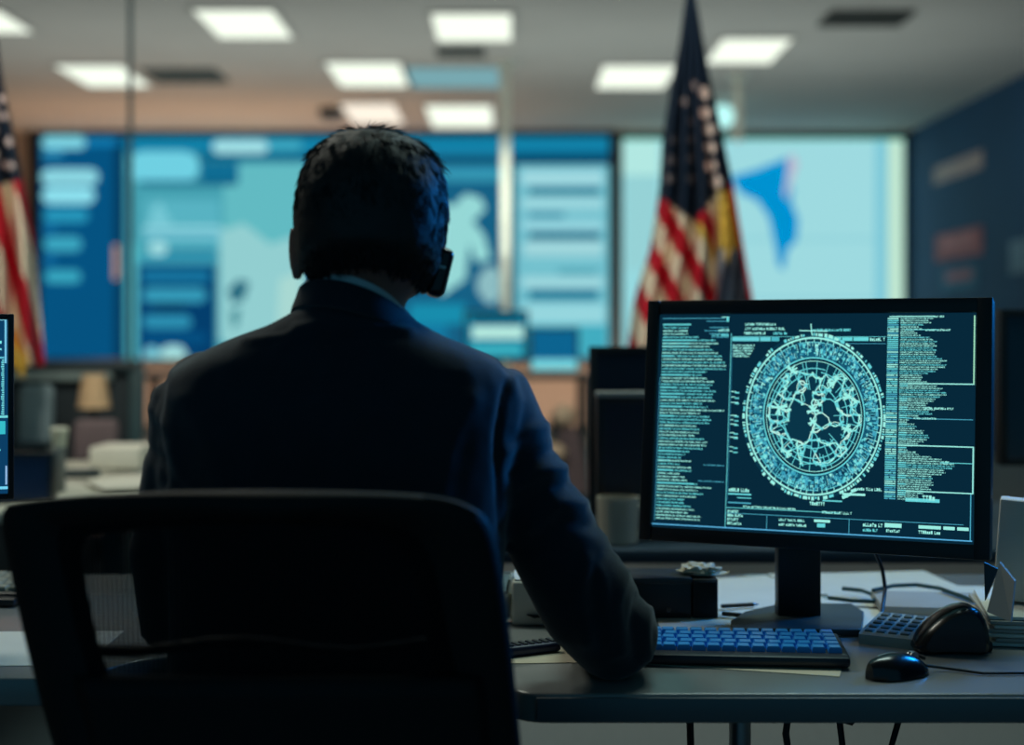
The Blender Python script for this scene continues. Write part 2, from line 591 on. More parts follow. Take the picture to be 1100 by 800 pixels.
# ------------------------------------------------------------------ flags
M_flag = bpy.data.materials.new('flag_cloth')
M_flag.use_nodes = True
_b = M_flag.node_tree.nodes['Principled BSDF']
_a = M_flag.node_tree.nodes.new('ShaderNodeVertexColor')
_a.layer_name = 'Col'
M_flag.node_tree.links.new(_a.outputs['Color'], _b.inputs['Base Color'])
_b.inputs['Roughness'].default_value = 0.75
_b.inputs['Specular IOR Level'].default_value = 0.2
M_gold = mat('gold_fringe', (196, 160, 60), 0.5, 0.2, var=0.2, scale=40)
NAVY, RED, WHITE = (13, 34, 56), (186, 18, 42), (226, 214, 192)


def ipl(tab, y):
    for (a, u), (b, v) in zip(tab[:-1], tab[1:]):
        if y <= b:
            return u + (v - u) * max(0, (y - a)) / (b - a)
    return tab[-1][1]


def flag(label, left, right, d, colour, y0, y1, pole_px, folds, fringe):
    base = P(pole_px, 360, d)
    t = thing('flag', label, 'flag', (base.x, d, 0))
    part('pole', MB().tube([(base.x, d + 0.02, 0.03), (base.x, d + 0.02, P(0, y0, d).z + 0.04)], 0.013, 12), M_gold, t)
    zt = P(0, y0, d).z + 0.04
    part('finial', MB().lathe([(0.004, zt + 0.14), (0.022, zt + 0.09), (0.03, zt + 0.05), (0.016, zt + 0.02), (0.02, zt)], (base.x, d + 0.02, 0)), M_gold, t)
    part('base', MB().lathe([(0.16, 0), (0.16, 0.02), (0.06, 0.05), (0.02, 0.1)], (base.x, d + 0.02, 0)), M_dark, t)
    NS, NT = 110, 150
    vs, cols = [], []
    inv = MW[t.name].inverted()
    for j in range(NT + 1):
        y = y0 + (y1 - y0) * j / NT
        xl, xr = ipl(left, y), ipl(right, y)
        for i in range(NS + 1):
            s = i / NS
            w = (xr - xl)
            x = xl + w * s
            amp = 0.0009 * w
            dd = amp * math.sin(s * folds * 2 * math.pi + 0.6 + y * 0.004) + 0.35 * amp * math.sin(s * folds * 5.1 + y * 0.02)
            dd += 0.0012 * w * (2 * s - 1) ** 2
            vs.append(inv @ P(x, y, d - 0.17 + dd))
            cols.append(lin(colour(x, y, s)))
    fs = [(j * (NS + 1) + i, j * (NS + 1) + i + 1, (j + 1) * (NS + 1) + i + 1, (j + 1) * (NS + 1) + i) for j in range(NT) for i in range(NS)]
    me = bpy.data.meshes.new('cloth')
    me.from_pydata(vs, [], fs)
    ca = me.color_attributes.new('Col', 'FLOAT_COLOR', 'POINT')
    ca.data.foreach_set('color', [q for c in cols for q in c])
    me.materials.append(M_flag)
    me.shade_smooth()
    o = bpy.data.objects.new('cloth', me)
    C.objects.link(o)
    o.parent = t
    MW[o.name] = MW[t.name]
    md = o.modifiers.new('thickness', 'SOLIDIFY')
    md.thickness = 0.002
    # gold fringe: a band of hanging threads
    for pts in fringe:
        mb = MB()
        n = 26
        rr = [Vector(P(x, y, d - 0.31)) for x, y in pts]
        mb.tube(rr, 0.012, 8, flat=0.5)
        for k in range(n):
            f = k / (n - 1) * (len(rr) - 1)
            a = rr[int(min(f, len(rr) - 2))].lerp(rr[int(min(f, len(rr) - 2)) + 1], f - int(min(f, len(rr) - 2)))
            mb.tube([a, a + Vector((0.012 * math.sin(k), -0.004, -0.05))], [0.004, 0.003], 5)
        part('fringe', mb, M_gold, t)
    return t


def col_right(x, y, s):
    # edge of the canton: lower border
    cb = ipl([(660, 210), (712, 214), (745, 238), (772, 206), (785, 196), (820, 196)], x) if False else (
        212 if x < 712 else 212 + (x - 712) * 0.8 if x < 745 else 238 - (x - 745) * 1.2 if x < 772 else 206)
    if y < cb and not (x > 783 and y > 196):
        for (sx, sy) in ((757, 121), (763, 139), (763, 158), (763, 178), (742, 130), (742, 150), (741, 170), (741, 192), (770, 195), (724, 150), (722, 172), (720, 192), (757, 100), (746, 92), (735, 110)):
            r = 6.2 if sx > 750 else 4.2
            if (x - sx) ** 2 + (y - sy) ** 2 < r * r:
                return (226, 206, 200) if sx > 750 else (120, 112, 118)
        return NAVY
    if x > 785 + 0.2 * (y - 207) - 2:
        return RED
    if x > 768 + 0.02 * (y - 205):
        if y < 268:
            return (200, 170, 74) if x > 772 else WHITE
        return NAVY if int((x + y * 0.1) / 7) % 2 else (150, 160, 180)
    q = x - 710 - 0.54 * (y - 227)
    k = math.floor((q + 44) / 19.0)
    if 20 < q < 36 and y > 238:
        return (206, 176, 84) if q > 28 else WHITE
    return RED if k % 2 == 0 else WHITE


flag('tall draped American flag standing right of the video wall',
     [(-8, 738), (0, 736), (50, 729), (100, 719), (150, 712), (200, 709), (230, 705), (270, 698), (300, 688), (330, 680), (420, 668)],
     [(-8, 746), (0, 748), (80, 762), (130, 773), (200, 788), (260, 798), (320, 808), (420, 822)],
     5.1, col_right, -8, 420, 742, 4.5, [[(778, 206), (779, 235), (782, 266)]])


def col_left(x, y, s):
    if y < 198 - (x - 0) * 0.25 and x < 14 + (y - 60) * 0.05 + 3:
        for (sx, sy) in ((3, 106), (3, 125), (10, 152), (5, 176), (11, 178), (-6, 118), (-7, 140), (-6, 165), (-16, 110), (-16, 135), (-16, 160)):
            if (x - sx) ** 2 + (y - sy) ** 2 < 17:
                return (212, 196, 196)
        return NAVY
    if y > 352 and x < 30 and x < 16 + (y - 352) * 0.5:
        return (216, 160, 60)
    q = x - 12 - 0.28 * (y - 205)
    k = math.floor((q + 403) / 17.0)
    return RED if k % 2 == 0 else WHITE


flag('draped American flag at the left edge behind the cropped monitor',
     [(40, -32), (100, -44), (200, -56), (300, -60), (400, -62)],
     [(40, -4), (62, -1), (90, 3), (130, 11), (200, 26), (260, 36), (330, 43), (392, 48), (400, 48)],
     5.2, col_left, 40, 393, -22, 4.0, [[(4, 355), (14, 372), (26, 390)]])

# ------------------------------------------------------------------ far furniture
# partition, left
t = thing('cubicle_partition', 'dark cubicle partition below the left end of the video wall', 'partition', P(76, 510, 6.0))
t.location.z = 0
MW[t.name] = Matrix.Translation(t.location)
a, b = P(-160, 394, 6.0), P(146, 394, 6.0)
part('panel', MB().box(((a.x + b.x) / 2, 6.03, 0.52), (b.x - a.x, 0.04, 1.02)), mat('partition_fabric', (38, 50, 56), 0.9, var=0.15, scale=6), t)
part('top_rail', MB().box(((a.x + b.x) / 2, 6.02, a.z), (b.x - a.x + 0.02, 0.08, 0.045), bevel=0.006), M_dark, t)
part('end_post', MB().box((b.x, 6.02, a.z / 2), (0.05, 0.08, a.z), bevel=0.006), mat('partition_post', (42, 70, 76), 0.5), t)
part('header_strip', MB().box((a.x + 0.83, 5.985, P(0, 404, 6).z), (0.55, 0.03, 0.035), bevel=0.004), mat('grey_strip', (120, 140, 140), 0.6), t)

M_desk2 = mat('pale_desk_top', (196, 196, 182), 0.4, var=0.04)


def plain_desk(name, label, x0, x1, d0, d1, m, z=DESK, legs=True):
    t = thing(name, label, 'desk', ((x0 + x1) / 2, (d0 + d1) / 2, 0))
    part('desktop', MB().box(((x0 + x1) / 2, (d0 + d1) / 2, z - 0.015), (x1 - x0, d1 - d0, 0.03), bevel=0.006), m, t)
    for x in (x0 + 0.06, x1 - 0.06):
        for d in (d0 + 0.07, d1 - 0.07):
            part('leg', MB().box((x, d, (z - 0.03) / 2), (0.05, 0.05, z - 0.03), bevel=0.006), M_dark, t)
    return t


plain_desk('side_desk', 'pale desk with papers left of the man', -2.6, -0.95, 3.55, 5.0, M_desk2)
plain_desk('facing_desk', 'dark desk beyond the main monitor', -0.25, 1.9, 2.92, 3.75, mat('dark_desk_top', (62, 76, 88), 0.35, var=0.05))
plain_desk('console_table', 'narrow console table standing before the video wall', -2.45, 0.52, 9.0, 9.6, M_dark, 0.93)


def monitor(label, c, w, h, m_screen, yaw=0.0, stand_z=DESK, group=None, framem=None, depth=0.035, bw=None):
    """desktop monitor facing the camera; c: centre of its front face"""
    t = thing('monitor', label, 'monitor', (c[0], c[1], stand_z), (0, 0, yaw), group)
    h0 = c[2] - stand_z
    fm = framem or M_black
    part('housing', MB().box((0, depth / 2 + 0.006, h0), (w, depth, h), bevel=0.006), fm, t, world=False)
    bz = MB()
    bw = bw or min(0.018, w * 0.05)
    for s in (-1, 1):
        bz.box((s * (w / 2 - bw / 2), 0.002, h0), (bw, 0.012, h), bevel=0.002)
        bz.box((0, 0.002, h0 + s * (h / 2 - bw / 2)), (w - 2 * bw, 0.012, bw), bevel=0.002)
    part('bezel', bz, fm, t, world=False)
    sc = part('screen', MB().box((0, 0.003, h0), (w - 2 * bw, 0.004, h - 2 * bw)), m_screen, t, world=False, smooth=False)
    if h0 - h / 2 > 0.02:
        part('stand', MB().box((0, depth + 0.02, (h0 - h / 4) / 2 + 0.005), (0.06, 0.025, h0 - h / 4), bevel=0.005), fm, t, world=False)
        part('base', MB().box((0, 0.03, 0.006), (min(0.22, w * 0.6), 0.16, 0.012), bevel=0.004), fm, t, world=False)
    return t, sc


# monitors on the console table
def px_monitor(label, x0, x1, y0, y1, d, m, z, **k):
    c = P((x0 + x1) / 2, (y0 + y1) / 2, d)
    return monitor(label, c, (x1 - x0) * d / F, (y1 - y0) * d / F, m, 0.0, z, **k)


M_sA = emit('far_screen_teal', (24, 130, 160), 0.9)
m1, s1 = px_monitor('small lit monitor with a white bar, just right of the man\'s collar', 498, 568, 333, 388, 9.2, M_sA, 0.93)
S = []
for (x0, x1, y0, y1, rgb) in ((507, 562, 350, 364, (180, 232, 222)), (506, 560, 339, 346, (12, 70, 96)), (506, 560, 370, 381, (60, 176, 192))):
    dd = 9.19
    S.append(([P(x0, y1, dd), P(x1, y1, dd), P(x1, y0, dd), P(x0, y0, dd)], rgb))
gfx('display_graphic', S, s1, M_scr)
m2, s2 = px_monitor('small blue lit monitor on the console table, right of the white barred one', 569, 622, 352, 398, 9.25, emit('far_screen_blue', (14, 104, 150), 0.9), 0.93)
S = [([P(571, 397, 9.24), P(620, 397, 9.24), P(620, 386, 9.24), P(571, 386, 9.24)], (120, 214, 224))]
gfx('display_graphic', S, s2, M_scr)

# switched-off monitors on the facing desk
px_monitor('switched-off black monitor behind the main one, taller of the two', 633, 790, 372, 572, 3.45, M_offscr, DESK)
px_monitor('switched-off dark monitor with a grey top edge, right behind the man\'s elbow', 641, 800, 424, 578, 3.05, M_offscr, DESK)
q0, q1 = P(642, 433, 3.0), P(700, 428, 3.0)
px_monitor('dark monitor cropped by the right edge of the photo', 1074, 1230, 332, 500, 3.3, mat('dim_teal_screen', (10, 44, 62), 0.3), DESK)
solo('monitor_top_edge', slab_px(641, 800, 421, 427, 3.03, 3.09, 0.003), mat('grey_bar', (150, 150, 146), 0.5), 'grey strip forming the top bezel edge of the dark monitor', 'bezel strip', P(720, 427, 3.06))  # added strip standing in for the pale top line of the bezel
solo('paper_stack', MB().box((1.30, 3.08, DESK + 0.06), (0.24, 0.2, 0.12), bevel=0.005), M_card, 'grey paper stack below the monitor at the right edge', 'papers', (1.30, 3.08, DESK))

# objects on the facing desk seen beneath the monitor
c = P(664, 588, 3.0)
mg = thing('mug', 'cream mug blurred behind the man\'s forearm', 'mug', (c.x, c.y, DESK))
M_mug = mat('cream_ceramic', (190, 180, 160), 0.4)
part('cup', MB().lathe([(0.035, 0), (0.042, 0.005), (0.045, 0.1), (0.041, 0.1), (0.038, 0.012)], (c.x, c.y, DESK)), M_mug, mg)
part('handle', MB().tube([(c.x + 0.042 + 0.026 * math.sin(a), c.y, DESK + 0.05 + 0.03 * math.cos(a)) for a in [math.pi * k / 8 for k in range(9)]], 0.006, 8), M_mug, mg)
c = P(858, 590, 3.0)
fh = thing('desk_file_holder', 'tan upright file holder beyond the main monitor\'s neck', 'file holder', (c.x, c.y, DESK))
part('box', MB().box((c.x, c.y + 0.05, DESK + 0.05), (0.05, 0.16, 0.1), bevel=0.004), mat('tan_card', (176, 164, 138), 0.8), fh)
part('file', MB().box((c.x - 0.004, c.y + 0.05, DESK + 0.075), (0.03, 0.15, 0.1), bevel=0.002), M_paper, fh)

# blurred things seen right of the man, far off
c = P(598, 466, 7.0)
lp = thing('coat_stand', 'coat stand with two cream knobs and a mauve coat beyond the man\'s right shoulder', 'coat stand', (c.x, c.y, 0))
M_kn = mat('cream_knob', (206, 186, 160), 0.6)
part('pole', MB().tube([(c.x, c.y, 0), (c.x, c.y, P(0, 445, 7).z)], 0.03, 12), M_dark, lp)
part('foot', MB().lathe([(0.17, 0), (0.17, 0.02), (0.04, 0.05)], (c.x, c.y, 0)), M_dark, lp)
q = P(606, 446, 6.95)
part('knob', MB().sphere(q, 0.055), M_kn, lp)
q = P(592, 486, 6.93)
part('knob', MB().sphere(q, (0.075, 0.06, 0.05)), M_kn, lp)
part('coat', MB().loft([[P(x0, y, 7.0 - 0.03 * math.cos(a)) + Vector((r * math.cos(a), 0.05 * math.sin(a), 0)) for a in [2 * math.pi * k / 14 for k in range(14)]]
                        for (x0, y, r) in ((602, 452, 0.03), (606, 465, 0.075), (612, 500, 0.085), (612, 530, 0.09))]), M_mauve, lp)

# left: office chairs, lamp, cup stand, small monitor, papers
def office_chair_back(label, x0, x1, y0, y1, d, m, name='office_chair'):
    a, b = P(x0, y1, d), P(x1, y0, d)
    cx, w, h = (a.x + b.x) / 2, b.x - a.x, b.z - a.z
    t = thing(name, label, 'chair', (cx, d, 0))
    part('backrest', MB().box((cx, d, (a.z + b.z) / 2), (w, 0.06, h), rot=(-0.1, 0, 0), bevel=0.028, seg=4), m, t)
    part('back_support', MB().box((cx, d + 0.06, 0.55), (0.06, 0.03, max(0.2, a.z + 0.1 - 0.4)), bevel=0.005), M_black, t)
    part('seat', MB().box((cx, d + 0.24, 0.46), (w * 1.05, 0.44, 0.07), bevel=0.03, seg=4), m, t)
    part('column', MB().tube([(cx, d + 0.24, 0.08), (cx, d + 0.24, 0.43)], 0.03), M_dark, t)
    for k in range(5):
        g = 2 * math.pi * k / 5
        e = (cx + 0.28 * math.cos(g), d + 0.24 + 0.28 * math.sin(g), 0.07)
        l = part('leg', MB().tube([(cx, d + 0.24, 0.1), e], [0.025, 0.018], 8), M_black, t)
        part('caster', MB().sphere((e[0], e[1], 0.03), 0.03, 10), M_black, l)
    return t


office_chair_back('pale blue grey chair back standing before the dark partition', 20, 57, 412, 479, 5.4, M_bluegrey)
office_chair_back('mauve chair back facing away beside the man\'s left shoulder', 79, 127, 450, 500, 5.2, M_mauve)
c = P(101, 470, 5.75)
tl = thing('floor_lamp', 'floor lamp with a cream shade before the partition', 'lamp', (c.x, c.y, 0))
zs0, zs1 = P(0, 438, 5.75).z, P(0, 402, 5.75).z
part('lamp_shade', MB().lathe([(0.066, zs0), (0.045, zs1), (0.043, zs1), (0.064, zs0)], (c.x, c.y, 0)), M_shade, tl)
part('pole', MB().tube([(c.x, c.y, 0.02), (c.x, c.y, zs1)], 0.012), M_dark, tl)
part('base', MB().lathe([(0.12, 0), (0.12, 0.02), (0.02, 0.04)], (c.x, c.y, 0)), M_dark, tl)
c = PD(58, 530)
sp = thing('desk_speaker', 'narrow grey tower on the pale desk at the left', 'speaker', (c.x, c.y, DESK))
zt = P(0, 481, c.y).z
part('cabinet', MB().box((c.x, c.y + 0.03, (DESK + zt) / 2), (0.03, 0.06, zt - DESK), bevel=0.004), mat('grey_plastic', (112, 116, 114), 0.5), sp)
part('grille', MB().box((c.x, c.y - 0.001, (DESK + zt) / 2), (0.022, 0.004, (zt - DESK) * 0.8), bevel=0.001), M_dark, sp)
solo('paper_cup', MB().lathe([(0.018, 0), (0.024, 0.045), (0.026, 0.047), (0.026, 0.05), (0.022, 0.055), (0.005, 0.056)], (c.x + 0.005, c.y + 0.03, zt)), mat('white_cup', (214, 214, 196), 0.5),
     'small white cup on top of the narrow grey tower', 'cup', (c.x + 0.005, c.y + 0.03, zt))
px_monitor('small monitor with a pale border behind the cropped left monitor', -30, 57, 486, 541, 3.7, mat('small_blue_screen', (20, 44, 84), 0.3), DESK,
           framem=mat('dark_slate_plastic', (20, 30, 34), 0.4))


def sheet(name, label, cx, cy, w, h, yaw, z, m, curl=0.004, group=None, cat='paper', thick=0.0012):
    mb = MB()
    n = 8
    top, bot = [], []
    for j in range(n + 1):
        for i in range(n + 1):
            u, v = i / n - 0.5, j / n - 0.5
            zz = curl * (noise.noise(Vector((u * 3 + cx * 9, v * 3 + cy * 9, 1.7))) + 0.6 * (2 * u) ** 4 * (1 if (cx * 37) % 1 > 0.5 else 0.2))
            zz = max(0.0, zz)
            top.append((u * w, v * h, zz + thick))
            bot.append((u * w, v * h, zz))
    N = n + 1
    fs = []
    for j in range(n):
        for i in range(n):
            a = j * N + i
            fs.append((a, a + 1, a + N + 1, a + N))
            fs.append((N * N + a, N * N + a + N, N * N + a + N + 1, N * N + a + 1))
    rim = [i for i in range(N)] + [j * N + n for j in range(1, N)] + [n * N + i for i in range(n - 1, -1, -1)] + [j * N for j in range(n - 1, 0, -1)]
    for a, b in zip(rim, rim[1:] + rim[:1]):
        fs.append((b, a, N * N + a, N * N + b))
    mb._geo(top + bot, fs)
    return solo(name, mb, m, label, cat, (cx, cy, z), group, rot=(0, 0, yaw), world=False)


for i, (px, py, w, h, yaw, lb) in enumerate(((110, 517, 0.3, 0.4, 0.2, 'white sheet on the pale left desk, nearest the man\'s arm'), (88, 510, 0.21, 0.3, -0.3, 'white sheet farther back on the pale left desk'),
                                             (140, 524, 0.21, 0.3, 0.5, 'white sheet at the right end of the pale left desk'))):
    c = PD(px, py)
    sheet('paper_sheet', lb, c.x, c.y, w, h, yaw, DESK + 0.0004 + i * 0.006, M_paper)
c = PD(132, 506)
solo('paper_tray', MB().box((c.x, c.y, DESK + 0.05), (0.16, 0.2, 0.07), bevel=0.006), M_paper, 'white paper box at the back of the pale left desk', 'box', (c.x, c.y, DESK + 0.015))
c = PD(80, 519)
solo('stapler', MB().box((c.x, c.y, DESK + 0.03), (0.15, 0.05, 0.025), rot=(0, 0, 0.2), bevel=0.01, seg=3), M_dark, 'dark stapler lying on the papers of the pale left desk', 'stapler', (c.x, c.y, DESK + 0.018))

# ------------------------------------------------------------------ the main desk
def fillet(pts, rads, n=8):
    out = []
    k = len(pts)
    for i in range(k):
        p, a, b = Vector(pts[i]), Vector(pts[i - 1]), Vector(pts[(i + 1) % k])
        r = rads[i]
        if r <= 0:
            out.append(p)
            continue
        u, v = (a - p).normalized(), (b - p).normalized()
        p0, p1 = p + u * r, p + v * r
        for j in range(n + 1):
            t_ = j / n
            out.append(p0 * (1 - t_) ** 2 + p * 2 * t_ * (1 - t_) + p1 * t_ ** 2)
    return [(q.x, q.y) for q in out]


DF, DFL, DB = 1.746, 1.827, 2.62
outl = fillet([(-1.6, DFL), (-0.56, DFL), (-0.50, 1.96), (-0.02, 1.96), (0.0, DF), (1.6, DF), (1.6, DB), (-1.6, DB)],
              [0.02, 0.05, 0.08, 0.08, 0.05, 0.02, 0.02, 0.02])
dk = thing('desk', 'long grey office desk under the lit monitor', 'desk', (0, 2.1, 0))
part('desktop', MB().prism(outl, DESK - 0.037, DESK, 0.004), M_desk, dk)
for x, y in ((0.335, 2.09), (1.5, 2.0), (-1.5, 2.0), (-0.75, 2.45)):
    l = part('leg', MB().tube([(x, y, 0.03), (x, y, DESK - 0.037)], 0.016, 14), M_metal, dk)
    part('foot', MB().lathe([(0.03, 0), (0.03, 0.012), (0.018, 0.03)], (x, y, 0)), M_black, l)
part('crossbar', MB().box((0, 2.5, DESK - 0.07), (2.9, 0.03, 0.05), bevel=0.004), M_dark, dk)
eb = MB()
part('front_edge', MB().box((0.81, DF - 0.001, DESK - 0.019), (1.56, 0.006, 0.03), bevel=0.002), M_edge, dk)

# ------------------------------------------------------------------ main monitor
MC = Vector((0.4449, 2.13, 1.0483))
MROT = Euler((-0.12648, 0, -0.41239))
MWID, MHEI = 0.520, 0.3754
MM = Matrix.Translation(MC) @ MROT.to_matrix().to_4x4()
mo = thing('monitor', 'large lit monitor with a round network diagram, on the desk right of the man', 'monitor', MC, tuple(MROT))


def homography(src, dst):
    A = []
    for (x, y), (u, v) in zip(src, dst):
        A.append([x, y, 1, 0, 0, 0, -u * x, -u * y, -u])
        A.append([0, 0, 0, x, y, 1, -v * x, -v * y, -v])
    return np.linalg.svd(np.array(A, float))[2][-1].reshape(3, 3)


# outer corners of the housing on the sketch sheet the layout below is measured on
HM = homography([(45, 36), (1035, 25), (1020, 777), (15, 722)], [(-MWID / 2, MHEI / 2), (MWID / 2, MHEI / 2), (MWID / 2, -MHEI / 2), (-MWID / 2, -MHEI / 2)])


def ml(cx, cy):
    v = HM @ np.array([cx, cy, 1.0])
    return v[0] / v[2], v[1] / v[2]


cs = [ml(77, 72), ml(993, 70), ml(968, 727), ml(50, 687)]
SX0, SX1 = (cs[0][0] + cs[3][0]) / 2, (cs[1][0] + cs[2][0]) / 2
SZ0, SZ1 = (cs[2][1] + cs[3][1]) / 2, (cs[0][1] + cs[1][1]) / 2
part('housing', MB().box((0, 0.022, 0), (MWID, 0.032, MHEI), bevel=0.004), M_black, mo, world=False)
part('back_cover', MB().box((0, 0.05, -0.01), (MWID * 0.7, 0.03, MHEI * 0.7), bevel=0.012), M_black, mo, world=False)
bz = MB()
bz.box(((-MWID / 2 + SX0) / 2, 0.003, 0), (SX0 + MWID / 2, 0.012, MHEI), bevel=0.002)
bz.box(((MWID / 2 + SX1) / 2, 0.003, 0), (MWID / 2 - SX1, 0.012, MHEI), bevel=0.002)
bz.box((0, 0.003, (MHEI / 2 + SZ1) / 2), (SX1 - SX0, 0.012, MHEI / 2 - SZ1), bevel=0.002)
bz.box((0, 0.003, (-MHEI / 2 + SZ0) / 2), (SX1 - SX0, 0.012, SZ0 + MHEI / 2), bevel=0.002)
part('bezel', bz, M_black, mo, world=False)
msc = part('screen', MB().box(((SX0 + SX1) / 2, 0.006, (SZ0 + SZ1) / 2), (SX1 - SX0, 0.004, SZ1 - SZ0)), emit('screen_ground', (7, 40, 58), 1.0), mo, world=False, smooth=False)
# neck and foot stand on the desk, square to the room
part('neck', MB().box((0.44, 2.19, 0.86), (0.066, 0.03, 0.24), bevel=0.003), M_black, mo)
bp = [PD(785, 674), PD(800, 664), PD(838, 655), PD(915, 655), PD(928, 664), PD(926, 684), PD(786, 683)]
part('base', MB().prism([(p.x, p.y) for p in bp], DESK, DESK + 0.011, 0.002), mat('base_plate', (52, 64, 64), 0.45, var=0.1, bump=0.4, bscale=500), mo)
part('hinge', MB().box((0.44, 2.175, 0.97), (0.09, 0.05, 0.09), bevel=0.01), M_black, mo)

U = SX1 - SX0
V = SZ1 - SZ0
TX = []   # screen shapes in (u, v), v downwards
T1, T2, T3, TD = (146, 226, 216), (96, 202, 208), (70, 160, 184), (34, 104, 130)


def s3(u, v, lay=0):
    return MM @ Vector((SX0 + u * U, 0.0038 - 0.0001 * lay, SZ1 - v * V))


def bar(u0, u1, v0, v1, rgb, lay=1, to=None):
    (TX if to is None else to).append(([s3(u0, v1, lay), s3(u1, v1, lay), s3(u1, v0, lay), s3(u0, v0, lay)], rgb))


def uv(cx, cy):
    x, z = ml(cx, cy)
    return (x - SX0) / U, (SZ1 - z) / V


def glyphs(u, u_end, v, h, rgb, gap=0.08):
    """a line of tiny illegible characters, words and spaces"""
    cw = h * 0.62 * V / U
    n = random.randint(4, 11)
    while u + cw < u_end:
        if n <= 0:
            u += cw * 0.7
            n = random.randint(3, 12)
            continue
        k = random.random()
        w = cw * 0.8
        if k < 0.35:
            bar(u, u + w, v, v + h, rgb)
        elif k < 0.6:
            bar(u, u + w * 0.3, v, v + h, rgb)
            bar(u + w * 0.3, u + w, v + h * 0.7, v + h, rgb)
        elif k < 0.8:
            bar(u, u + w, v, v + h * 0.3, rgb)
            bar(u + w * 0.35, u + w * 0.65, v + h * 0.3, v + h, rgb)
        else:
            bar(u, u + w, v + h * 0.25, v + h, rgb)
        u += cw
        n -= 1


# left column of code
nl = 62
length = 0.6
for i in range(nl):
    v = 0.045 + 0.925 * i / nl
    if i % 5 == 0:
        length = random.uniform(0.35, 0.95)
    L = min(1.0, max(0.25, length + random.uniform(-0.13, 0.13)))
    if random.random() < 0.06:
        L = 1.0
    if 1 <= i <= 3:
        L = 0.4
    h = 0.0074
    if random.random() < 0.25:
        bar(0.012, 0.012 + 0.12 * random.random() + 0.03, v, v + h * 0.8, T2)
    glyphs(0.013, 0.013 + 0.218 * L, v, h, random.choice((T1, T1, T2, T2)))
    if random.random() < 0.2 and L < 0.6:
        glyphs(0.15 + 0.03 * random.random(), 0.235, v, h * 0.8, T3)
bar(0.008, 0.0095, 0.3, 0.97, T3)
bar(0.02, 0.021, 0.42, 0.58, T3)
bar(0.2425, 0.2445, 0.09, 0.985, T2)
bar(0.01, 0.22, 0.018, 0.021, T3)
bar(0.21, 0.235, 0.012, 0.016, T1)
bar(0.226, 0.234, 0.012, 0.036, T2)
bar(0.16, 0.225, 0.032, 0.035, T3)
# centre heading
for k, (a, b) in enumerate(((0.288, 0.39), (0.288, 0.42), (0.285, 0.36))):
    glyphs(a, b, 0.042 + k * 0.021, 0.012, T1)
glyphs(0.38, 0.43, 0.084, 0.012, T2)
glyphs(0.505, 0.63, 0.07, 0.011, T2)
glyphs(0.20, 0.24, 0.07, 0.012, T1)
glyphs(0.18, 0.24, 0.092, 0.012, T2)
bar(0.247, 0.733, 0.105, 0.107, T2)
bar(0.247, 0.335, 0.108, 0.127, (96, 196, 204))
bar(0.338, 0.372, 0.108, 0.127, (96, 196, 204))
bar(0.375, 0.40, 0.108, 0.127, (70, 170, 184))
for a, b in ((0.545, 0.595), (0.598, 0.63), (0.633, 0.68)):
    bar(a, b, 0.108, 0.125, (96, 204, 208))
glyphs(0.684, 0.733, 0.111, 0.014, T1)
bar(0.53, 0.733, 0.136, 0.138, T3)
for k in range(5):
    glyphs(0.25, 0.325 - 0.004 * k, 0.142 + 0.0125 * k, 0.009, T1)
bar(0.247, 0.249, 0.14, 0.86, TD)
# small marks left of the ring
for k, v in enumerate((0.36, 0.385, 0.41, 0.47, 0.49, 0.51, 0.55, 0.57, 0.615, 0.635)):
    bar(0.249, 0.256 + 0.02 * random.random(), v, v + 0.004, T1)
    bar(0.262, 0.276, v + 0.004, v + 0.01, T2)
# bottom left block of the middle
glyphs(0.252, 0.32, 0.805, 0.016, T1)
bar(0.25, 0.325, 0.828, 0.835, T2)
bar(0.28, 0.325, 0.846, 0.85, T2)
bar(0.25, 0.325, 0.868, 0.874, T3)
bar(0.245, 0.6, 0.893, 0.896, T2)
glyphs(0.3, 0.47, 0.882, 0.009, T1)
glyphs(0.55, 0.645, 0.889, 0.011, T1)
bar(0.61, 0.68, 0.805, 0.815, T1)
glyphs(0.655, 0.735, 0.778, 0.013, T1)
bar(0.55, 0.61, 0.84, 0.846, T2)
glyphs(0.51, 0.56, 0.85, 0.016, T1)
# foot strip
bar(0.245, 0.97, 0.918, 0.9205, T3)
bar(0.0, 0.995, 0.984, 0.989, (84, 168, 214))
for u in (0.376, 0.632):
    bar(u, u + 0.0018, 0.92, 0.984, T3)
for k in range(4):
    glyphs(0.25, 0.29 + 0.012 * (k % 2), 0.905 + 0.018 * k, 0.012, T1)
glyphs(0.415, 0.5, 0.932, 0.011, T1)
glyphs(0.415, 0.505, 0.953, 0.011, T1)
bar(0.525, 0.575, 0.928, 0.94, T1)
bar(0.535, 0.56, 0.945, 0.962, T2)
glyphs(0.675, 0.735, 0.932, 0.016, T1)
bar(0.74, 0.79, 0.928, 0.946, T1)
glyphs(0.745, 0.79, 0.955, 0.012, T1)
glyphs(0.675, 0.72, 0.957, 0.012, T2)
for a, b in ((0.84, 0.905), (0.912, 0.945), (0.952, 0.985)):
    bar(a, b, 0.93, 0.944, T1)
glyphs(0.84, 0.91, 0.952, 0.014, T1)
